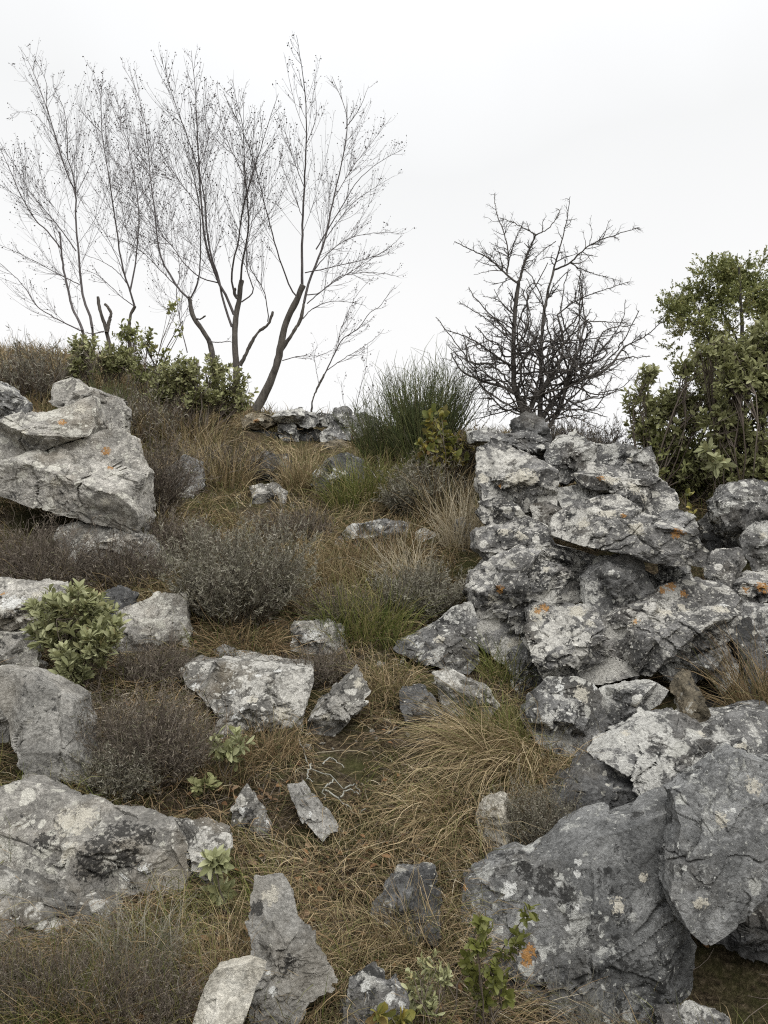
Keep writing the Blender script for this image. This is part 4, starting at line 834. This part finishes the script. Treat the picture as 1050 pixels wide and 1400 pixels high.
# ------------------------------------------------------------------ trees
def stems_from(lines, d, rg, dj=.5):
    out = []
    for ln, r0, r1 in lines:
        n = len(ln); L = np.hypot(*np.diff(np.array(ln, float), axis=0).T).sum() * d / F
        k = rg.normal(0, .28) * dj; b = rg.normal(0, .12) * dj
        t = np.linspace(0, 1, n); P = np.array([W(px, py, d) for px, py in ln])
        P2 = smooth_line(P, 26); tt = np.linspace(0, 1, 26)
        dy = k * L * tt + b * L * tt ** 2
        P2 = np.c_[P2[:, 0] * (1 + dy / d), P2[:, 1] + dy, CZ + (P2[:, 2] - CZ) * (1 + dy / d)]
        P2[1:] += rg.normal(0, .0025, (25, 3))
        out.append((P2, r0 + (r1 - r0) * tt ** .8))
    return out
def grow(parents, rg, sp, ang, lf, lmin, lmax, t0=.2, up=.12, K=7, r=.0045, wob=.09, jag=0):
    P, Rr = [], []
    for pts, rad in parents:
        seg = np.linalg.norm(np.diff(pts, axis=0), axis=1); L = seg.sum(); n = rg.poisson(L / sp * (1 - t0))
        for k in range(n):
            t = rg.uniform(t0, .99); f = t * (len(pts) - 1); i0 = int(f); b = pts[i0] * (1 - (f - i0)) + pts[min(i0 + 1, len(pts) - 1)] * (f - i0)
            tg = unit(pts[min(i0 + 1, len(pts) - 1)] - pts[max(i0 - 1, 0)])
            s = rg.normal(size=3); s = unit(s - tg * (s @ tg)); a = rg.normal(ang, .15)
            D = unit(tg * math.cos(a) + s * math.sin(a)); l = np.clip(L * lf * (1.05 - t) * rg.uniform(.5, 1.5), lmin, lmax)
            q = [b]
            for m in range(K - 1):
                q.append(q[-1] + D * l / (K - 1)); D = unit(D + rg.normal(0, wob, 3) + [0, 0, up * .35] + (rg.normal(0, jag, 3) if jag else 0))
            P.append(np.array(q)); Rr.append(np.linspace(1, .4, K) * min(r, rad[i0] * .7) * rg.uniform(.75, 1.2))
    return list(zip(P, Rr))
def tube_set(items, ns):
    by = {}
    for p, r in items: by.setdefault(len(p), []).append((p, r))
    return join(*[tubes(np.array([a for a, b in v]), np.array([b for a, b in v]), ns) for v in by.values()])
def bare_tree(label, name, base, d, trunks, stems, cat='tree', group=None, bark=BARK, twig='twig', seed=1, sp1=.085, sp2=.075, buds=True, tw=.0032, up=.32):
    rg = np.random.default_rng(seed); c = W(base[0], base[1], d); c[2] = g(c[0], c[1])
    root = empty(name, c); tag(root, label, cat, group)
    T = [(p, r * (.58 + .16 * np.linspace(1, 0, 26) ** 4)) for p, r in stems_from(trunks, d, rg, .2)]; S = [(p, r * .62) for p, r in stems_from(stems, d, rg, .9)]
    T = [(np.vstack([p, p[-1] + unit(p[-1] - p[-2]) * .012, p[-1] + unit(p[-1] - p[-2]) * .016]), np.r_[r, r[-1] * .9, .001]) for p, r in T]
    Vv, Q, A = tube_set(T, 9)
    # bark swellings and a closed cut top
    nz = fbm(Vv * [9, 9, 5], 3)[:, None] * .008
    cpt = np.concatenate([np.repeat(p, 9, 0) for p, r in T]); Vv = Vv + unit(Vv - cpt) * nz
    mo = mesh_obj('trunk', Vv, Q, bark, root, origin=c)
    if S:
        V, Q, A = tube_set(S, 5); mesh_obj('limbs', V, Q, bark if bark is not BARK else BARKP, root, origin=c)
        g1 = grow(S, rg, sp1, .58, .48, .18, 1.7, .12, up, r=tw, wob=.055)
        g2 = grow(g1, rg, sp2, .55, .4, .06, .42, .12, up * .8, K=5, r=tw * .7, wob=.05)
        V, Q, A = tube_set(g1, 3); n1 = rg.uniform(0, 1, A.max() + 1)[A]
        V2, Q2, A2 = tube_set(g2, 3); n2 = rg.uniform(0, 1, A2.max() + 1)[A2]
        parts = [(V, Q, n1), (V2, Q2, n2)]
        if buds:
            tips = np.array([p[-1] for p, r in g2] + [p[k] for p, r in g2 for k in (2,) if rg.random() < .5]); m = len(tips)
            L = rg.uniform(.012, .028, m)
            V3, Q3, A3 = leaves(tips, unit(rg.normal(size=(m, 3)) + [0, 0, .4]), unit(rg.normal(size=(m, 3))), L, L * .34, .1); parts.append((V3, Q3, rg.uniform(0, 1, m)[A3]))
        V, Q, A = join(*parts); mesh_obj('crown', V, Q, VM[twig], root, attrs={'rnd': A}, origin=c)
    return root
TRG = 'bare pollarded trees on the ridge'
bare_tree('slender bare tree with two purple-grey stems beside the cut stump', 'bare_tree', (122,500), 11.6, [([(122,500),(117,470),(112,450)],.045,.03),([(128,500),(128,470),(126,445)],.045,.032)],
 [([(113,452),(107,437),(99,421),(93,395),(87,368),(84,341),(82,317)],.034,.02),([(84,341),(64,315),(48,300),(27,264),(16,237),(0,203),(-12,175)],.02,.005),
  ([(126,448),(125,437),(115,411),(111,387),(107,344),(104,307),(103,280),(104,267),(93,240),(80,203),(71,171),(59,133),(49,107),(35,77),(25,63)],.034,.004),
  ([(104,267),(100,240),(92,213),(92,187),(88,152),(72,117)],.016,.004),([(71,171),(64,144),(63,112),(45,75)],.010,.004),([(104,343),(88,320),(69,296),(40,261),(24,232),(8,208),(-6,183)],.016,.004),
  ([(110,452),(80,437),(51,419),(37,397),(21,379),(0,360),(-15,345)],.018,.005),([(109,389),(88,379),(53,360),(27,347),(0,335)],.013,.004),([(77,190),(45,155),(16,155)],.008,.003),([(88,370),(60,260),(50,200),(45,180)],.008,.003)], group=TRG, seed=21)
bare_tree('short cut stump of two stubs between the olive shrub and the slender trees', 'cut_stump', (152,500), 11.2, [([(153,505),(150,477),(145,451),(137,424),(134,407)],.055,.035),([(146,455),(149,440),(152,429),(148,421),(144,416)],.04,.034)], [([(142,453),(128,456),(117,455)],.02,.008)], seed=3, cat='tree stump', sp1=.3)
bare_tree('bare tree forking low into two thin upright stems behind the open olive shrub', 'bare_tree', (178,490), 11.5, [([(178,495),(177,450),(178,432),(184,419)],.05,.034)],
 [([(184,419),(177,395),(171,379),(164,347),(160,315),(157,299),(151,256),(144,211),(139,181),(137,131),(125,91)],.026,.004),([(178,397),(184,368),(188,333),(190,300),(187,261),(176,205),(165,179),(152,141),(145,120)],.022,.004),
  ([(139,181),(115,157),(101,131)],.01,.003),([(165,175),(164,149),(151,117)],.008,.003),([(184,419),(165,405),(155,395),(133,376),(112,368)],.013,.004),([(173,387),(160,371),(139,357),(112,347)],.012,.004),([(172,380),(150,330),(125,290),(105,260)],.010,.003)], group=TRG, seed=5)
bare_tree('leaning pollard with one cut knob behind the dense olive shrub', 'bare_tree', (293,540), 11.3, [([(297,545),(292,500),(290,484),(286,467),(274,447),(263,430),(259,407)],.085,.05),([(268,436),(274,436),(280,432)],.022,.016)],
 [([(257,407),(245,395),(235,379),(221,355),(215,325),(211,285),(205,240),(203,205),(199,173),(192,140),(180,110),(167,90)],.026,.004),([(261,407),(270,387),(273,367),(274,344),(274,310),(272,280),(262,230),(252,200),(246,170)],.02,.004),
  ([(258,409),(240,390),(220,370),(195,345),(170,330),(140,322)],.014,.004),([(256,482),(247,444),(241,401),(246,373),(240,330),(236,300),(230,270)],.014,.004),([(286,467),(300,468),(314,467),(321,470)],.014,.008),([(205,240),(180,205),(165,165),(160,130)],.009,.003)], group=TRG, seed=6, up=.55)
bare_tree('upright pollard with a sawn top and a cut side limb, middle of the tree group', 'bare_tree', (323,560), 11.1, [([(323,565),(323,530),(323,501),(321,459),(323,430),(327,410),(330,384)],.09,.06),([(325,408),(321,402),(321,395)],.04,.035),([(328,500),(335,487),(343,470),(354,453),(367,443),(373,427)],.04,.032)],
 [([(320,430),(309,404),(301,390),(294,373),(287,353),(281,330),(277,299),(272,229),(269,171),(267,123),(261,69)],.036,.004),([(317,447),(309,424),(303,401),(298,378),(290,355),(284,325),(277,256),(256,187),(235,128),(219,75)],.03,.004),
  ([(300,387),(274,379),(251,359),(237,339),(210,310),(185,280),(165,262),(140,250)],.016,.004),([(323,407),(317,387),(319,359),(326,330),(331,293),(341,251),(355,208),(368,165),(381,128)],.026,.004),
  ([(329,387),(331,361),(337,330),(340,299),(335,240),(332,176),(325,144),(317,107)],.026,.004),([(330,413),(346,399),(339,373),(337,344),(345,300),(350,260)],.018,.004),([(366,440),(366,427),(360,396),(343,367),(337,340),(320,300),(305,260)],.014,.004),
  ([(270,230),(285,190),(280,150),(283,110)],.01,.003),([(333,240),(310,190),(299,140),(297,110)],.012,.003),([(277,290),(240,240),(215,200),(190,150)],.012,.003)], group=TRG, seed=7)
bare_tree('tallest pollard leaning beside the ridge wall with a sawn burl', 'bare_tree', (352,565), 10.9, [([(348,572),(350,561),(363,536),(376,504),(383,479),(387,456),(394,433),(406,410),(414,391)],.10,.068),([(384,480),(400,456),(411,436),(416,413)],.045,.034),([(366,530),(368,515),(374,506)],.03,.02)],
 [([(408,408),(400,399),(391,379),(380,347),(372,318),(362,280),(352,240),(340,200),(322,160),(305,125)],.02,.004),([(413,390),(413,359),(413,330),(413,320),(416,256),(419,176),(416,117),(405,48)],.034,.004),
  ([(416,413),(420,393),(431,364),(444,328),(456,272),(469,213),(475,165),(464,128),(453,104)],.032,.004),([(472,176),(491,149),(504,117)],.012,.003),([(432,341),(464,288),(491,245),(523,219),(549,205)],.016,.004),
  ([(417,373),(446,367),(471,361),(520,347),(550,322)],.014,.004),([(417,403),(437,400),(463,379),(494,373),(517,373),(545,378)],.014,.004),([(414,436),(426,423),(449,413),(477,413),(500,418)],.012,.004),([(386,493),(409,487),(437,486),(455,478)],.012,.004),
  ([(427,373),(450,345),(480,325),(520,318),(552,320)],.013,.004),([(420,415),(450,390),(490,365),(530,340)],.013,.004),([(416,256),(400,215),(390,180),(380,150)],.01,.003),([(418,200),(432,160),(430,110)],.009,.003),([(415,300),(395,250),(385,225),(380,200)],.01,.003),
  ([(456,272),(485,225),(520,180),(535,160)],.01,.003),([(444,328),(480,280),(515,255),(540,240)],.011,.003)], group=TRG, seed=8, up=.4)
bare_tree('thin leaning sapling rising from behind the ridge wall', 'bare_sapling', (426,575), 10.6, [([(425,580),(426,559),(430,539),(443,513)],.024,.018)],
 [([(443,513),(457,484),(469,463),(489,450),(506,427),(519,419),(540,390)],.016,.004),([(446,507),(466,493),(494,476),(517,459),(525,450)],.011,.004),([(436,525),(430,490),(434,470)],.007,.003),([(457,484),(470,440),(490,400),(510,380)],.009,.003)], seed=9, sp1=.14)
bare_tree('wispy bare sapling beside the broom on the skyline', 'bare_sapling', (480,600), 10.4, [([(478,605),(482,580),(486,560)],.012,.009)],
 [([(486,560),(493,530),(500,505),(503,470)],.008,.003),([(484,570),(505,540),(512,510)],.007,.003),([(480,580),(470,550),(466,520)],.006,.003)], seed=10, sp1=.12)

# thorn bush
def thorn():
    rg = np.random.default_rng(77); d = 7.9; c = W(725, 590, d); c[2] = g(c[0], c[1])
    root = empty('thorn_bush', c); tag(root, 'leafless dark thorn bush with crooked spiny branches on the crest of the pile', 'thorn bush')
    TR = [([(722,590),(717,569),(704,530),(702,500),(702,469),(705,416),(709,388)],.05,.026),([(736,592),(738,565),(740,520),(740,478),(745,421),(757,369)],.045,.016),([(742,592),(745,566),(779,526),(826,507),(855,473)],.045,.014),
          ([(730,590),(720,560),(712,545),(690,530),(660,521),(631,507),(617,483)],.035,.008),([(745,590),(765,560),(775,520),(790,480),(800,440)],.035,.012),([(720,575),(735,540),(760,510),(770,470),(762,430)],.03,.012)]
    ST = [([(709,388),(719,354),(733,321)],.022,.010),([(709,388),(693,376),(669,354),(645,342),(621,330)],.016,.005),([(693,376),(695,345),(688,316),(679,292),(676,264)],.013,.004),([(733,321),(707,307),(683,297)],.009,.004),([(733,321),(750,312),(765,290),(760,285)],.009,.004),
          ([(757,369),(769,326),(776,295),(779,269)],.013,.004),([(757,369),(779,359),(807,335),(840,321),(874,311)],.014,.004),([(855,473),(883,459),(905,440)],.011,.005),([(702,500),(693,497),(645,464),(607,450)],.018,.005),([(703,470),(670,440),(640,420),(628,412)],.012,.004),
          ([(800,440),(795,400),(793,360),(795,345)],.010,.004),([(800,440),(830,440),(862,442)],.010,.004),([(762,430),(790,410),(830,395),(860,385)],.011,.004),([(745,421),(730,400),(720,380)],.01,.004),([(779,359),(800,370),(850,385)],.009,.003),([(775,520),(820,480),(850,440),(855,410)],.012,.004),
          ([(690,530),(650,500),(625,485),(610,470)],.012,.004),([(740,478),(715,440),(690,420),(675,395)],.012,.004),([(702,430),(680,410),(660,405)],.009,.004),([(779,526),(820,540),(850,530),(870,510)],.012,.004),([(660,521),(640,540),(625,545)],.01,.004),([(711,545),(680,560),(655,565)],.012,.004),([(760,330),(740,345),(700,380)],.006,.003),([(745,560),(790,560),(830,570)],.014,.005)]
    Tt = stems_from(TR, d, rg, .7); Ss = stems_from(ST, d, rg, .9); Tt = [(p, r * .68) for p, r in Tt]; Ss = [(p, r * .75) for p, r in Ss]
    V, Q, A = tube_set(Tt, 7); V = V + rg.normal(0, .002, V.shape); mesh_obj('trunk', V, Q, BARKD, root, origin=c)
    for k in range(54):
        tp, trr = Tt[rg.integers(0, len(Tt))]; i0 = rg.integers(1, 16); st = tp[i0]
        u = rg.normal(size=3); u /= np.linalg.norm(u); q = rg.uniform(.25, 1.05) ** .4
        e = W(736, 462, d) + u * q * np.array([1.12, .85, .80])
        m1 = st + (e - st) * .35 + rg.normal(0, .10, 3); m2 = st + (e - st) * .7 + rg.normal(0, .10, 3)
        P = smooth_line([st, m1, m2, e], 26) + rg.normal(0, .006, (26, 3)); Ss.append((P, np.linspace(.011, .004, 26)))
    V, Q, A = tube_set(Ss, 5); mesh_obj('limbs', V, Q, BARKD, root, origin=c)
    low = [x for x in Tt]
    g1 = grow(low, rg, .11, 1.0, .36, .2, .75, .12, -.02, K=8, r=.0085, wob=.2, jag=.14) + grow(Ss[:len(ST)], rg, .036, .95, .36, .08, .46, .04, .1, K=8, r=.0062, wob=.18, jag=.12) + grow(Ss[len(ST):], rg, .075, .9, .3, .08, .36, .3, .1, K=8, r=.0062, wob=.18, jag=.12)
    g2 = grow(g1, rg, .06, .95, .42, .05, .24, .1, .05, K=5, r=.0056, wob=.2, jag=.12)
    g3 = grow(g2, rg, .06, 1.1, .3, .02, .05, .1, 0, K=3, r=.0042, wob=.05)
    g3 += grow(Ss + g1, rg, .05, 1.25, .02, .02, .05, .1, 0, K=3, r=.0042, wob=.05)
    ps = [tube_set(x, 3) for x in (g1, g2, g3)]
    V, Q, A = join(*[(v, q, rg.uniform(0, 1, a.max() + 1)[a]) for v, q, a in ps]); mesh_obj('crown', V, Q, VM['thorn'], root, attrs={'rnd': A}, origin=c)
thorn()
# juniper-like small tree
def juniper():
    rg = np.random.default_rng(5); d = 7.9; c = W(1010, 690, d); c[2] = g(c[0], c[1])
    root = empty('evergreen_tree', c); tag(root, 'small dark evergreen tree with ragged feathery sprays topping the slope edge', 'tree')
    TR = [([(1010,690),(1008,620),(1012,540),(1015,470),(1012,400),(1010,365)],.05,.008),([(1010,560),(985,500),(965,455),(955,420)],.025,.008),([(1012,520),(1040,460),(1060,410),(1065,370)],.03,.008),([(985,500),(972,470),(970,420),(970,362)],.014,.005),([(1012,470),(990,430),(985,395)],.015,.006),([(960,450),(930,430),(912,420)],.012,.005),([(1010,600),(960,560),(930,530)],.02,.007),([(1014,430),(1035,400),(1040,372)],.012,.005)]
    T = stems_from(TR, d, rg, .5); V, Q, A = tube_set(T, 6); mesh_obj('trunk', V, Q, BARKD, root, origin=c)
    P, D, L = [], [], []
    blobs = [(1010,440,34),(1000,470,36),(1040,430,34),(1050,390,26),(1015,385,22),(975,440,24),(950,430,20),(965,400,14),(960,378,8),(970,368,6),(990,375,9),(1040,370,16),(990,490,30),(1045,480,34),(930,425,14),(913,425,9),(950,465,20),(1030,510,34),(940,440,14),(975,480,18),(1065,420,30),(1000,410,20),(945,400,6),(1010,365,8),(975,500,28),(1000,525,30),(950,490,18),(1040,525,34),(930,470,14),(960,530,22)]
    for k in range(46):
        a_ = rg.uniform(-.2, math.pi + .5); q_ = rg.uniform(.75, 1.15); blobs.append((1015 - 62 * math.cos(a_) * q_ * rg.uniform(.6, 1.4), 450 - 72 * math.sin(a_) * q_, rg.uniform(4, 9)))
    for bx, by, br in blobs:
        bc = W(bx, by, d + rg.normal(0, .15)); r = br * d / F
        for k in range(int(9 + br * 2.6)):
            u = unit(rg.normal(size=3))
            if perlin((bc + u * r)[None] * 3.4)[0] < -.10: continue
            q = bc + u * r * rg.uniform(.1, 1.25) ** .6; dd = unit(u * .7 + [0, 0, .35] + rg.normal(0, .3, 3)); l = rg.uniform(.08, .20)
            n = 22; t = rg.uniform(0, 1, n)[:, None]
            P.append(q + dd * l * t); D.append(unit(dd * .9 + rg.normal(0, .6, (n, 3)))); L.append(rg.uniform(.018, .036, n))
    P, D, L = map(np.concatenate, (P, D, L)); n = len(P)
    V, Q, A = leaves(P, D, unit(rg.normal(size=(n, 3)) + [0, 0, .8]), L, L * .2, .15)
    rn = np.clip(.55 * rg.uniform(0, 1, n) + .45 * (.5 + .6 * fbm(P * 4, 2)), 0, 1)
    mesh_obj('crown', V, Q, VM['leafdark'], root, attrs={'rnd': rn[A]}, origin=c)
juniper()
# fallen twig with lichen
def twig():
    rg = np.random.default_rng(31); lines = [[(408,1025),(425,1055),(455,1075),(470,1090)],[(440,1060),(452,1050),(470,1056)],[(455,1075),(440,1092),(445,1105)],[(445,1095),(465,1105),(485,1118),(500,1122)],[(465,1105),(475,1095),(490,1100)],[(470,1090),(485,1080),(492,1090)],[(425,1055),(420,1075),(430,1085)]]
    it = []
    for ln in lines:
        P = []
        for px, py in ln:
            d = at(px, py); q = W(px, py, d); q[2] = g(q[0], q[1]) + rg.uniform(.02, .05); P.append(q)
        it.append((smooth_line(np.array(P), 14) + rg.normal(0, .004, (14, 3)), np.linspace(.0042, .002, 14)))
    V, Q, A = tube_set(it, 6); o = mesh_obj('fallen_branch', V, Q, VM['whitebr'], attrs={'rnd': rg.uniform(0, 1, A.max() + 1)[A]}, origin=V.mean(0))
    tag(o, 'pale lichened fallen twig forking on the path beside the thin pale stone', 'branch')
twig()

# ------------------------------------------------------------------ light, sky, camera
wd = bpy.data.worlds.new('World'); scene.world = wd; wd.use_nodes = True; t = wd.node_tree
bg = t.nodes['Background']
sky = N(t, 'ShaderNodeTexSky'); sky.sky_type = 'NISHITA'; sky.sun_disc = False
SE, SA = math.radians(55), math.radians(150)     # elevation, compass direction of the sun behind the cloud
sky.sun_elevation = SE; sky.sun_rotation = SA; sky.air_density = 1; sky.dust_density = 8
hs = N(t, 'ShaderNodeHueSaturation'); hs.inputs['Saturation'].default_value = .03; t.links.new(sky.outputs[0], hs.inputs['Color'])
# overcast: an even pale cloud deck covering most of the clear-sky radiance
tc = N(t, 'ShaderNodeTexCoord'); sx = N(t, 'ShaderNodeSeparateXYZ'); t.links.new(tc.outputs['Generated'], sx.inputs[0])
cn = noise(t, tc.outputs['Generated'], 1.6, 4, .5).outputs['Fac']
deck = ramp(t, math_(t, 'MULTIPLY_ADD', math_(t, 'SUBTRACT', cn, .5), .4, sx.outputs['Z']), [(0, (10.5, 10.5, 10.5)), (.25, (10.2, 10.2, 10.2)), (.47, (9.5, 9.6, 9.65)), (.64, (11, 11.1, 11.3)), (1, (31, 31, 31))])
mx = mix(t, .93, hs.outputs[0], deck)
t.links.new(mx, bg.inputs['Color']); bg.inputs['Strength'].default_value = .1
sl = bpy.data.lights.new('sun', 'SUN'); sl.energy = 1.9; sl.angle = math.radians(50); sl.color = (1, .97, .92)
so = bpy.data.objects.new('sun', sl); col.objects.link(so)
sd = Vector((math.cos(SE) * math.sin(SA), math.cos(SE) * math.cos(SA), math.sin(SE)))
so.rotation_euler = sd.to_track_quat('Z', 'Y').to_euler(); so.location = (0, 0, 20)
cam = bpy.data.cameras.new('camera'); cam.sensor_fit = 'VERTICAL'; cam.sensor_height = 24; cam.lens = 24 * F / 1400
cam.clip_end = 2000; cam.clip_start = .05
co = bpy.data.objects.new('camera', cam); col.objects.link(co); co.location = (0, 0, CZ); co.rotation_euler = (math.radians(90), 0, 0)
scene.camera = co
scene.view_settings.view_transform = 'Standard'; scene.view_settings.look = 'None'; scene.view_settings.exposure = 0.03; scene.view_settings.gamma = 1
scene.cycles.max_bounces = 5; scene.cycles.diffuse_bounces = 3; scene.cycles.transmission_bounces = 3; scene.cycles.transparent_max_bounces = 4
scene.cycles.use_denoising = False; scene.cycles.filter_width = 1.15; scene.cycles.use_adaptive_sampling = False; scene.cycles.sample_clamp_indirect = 4
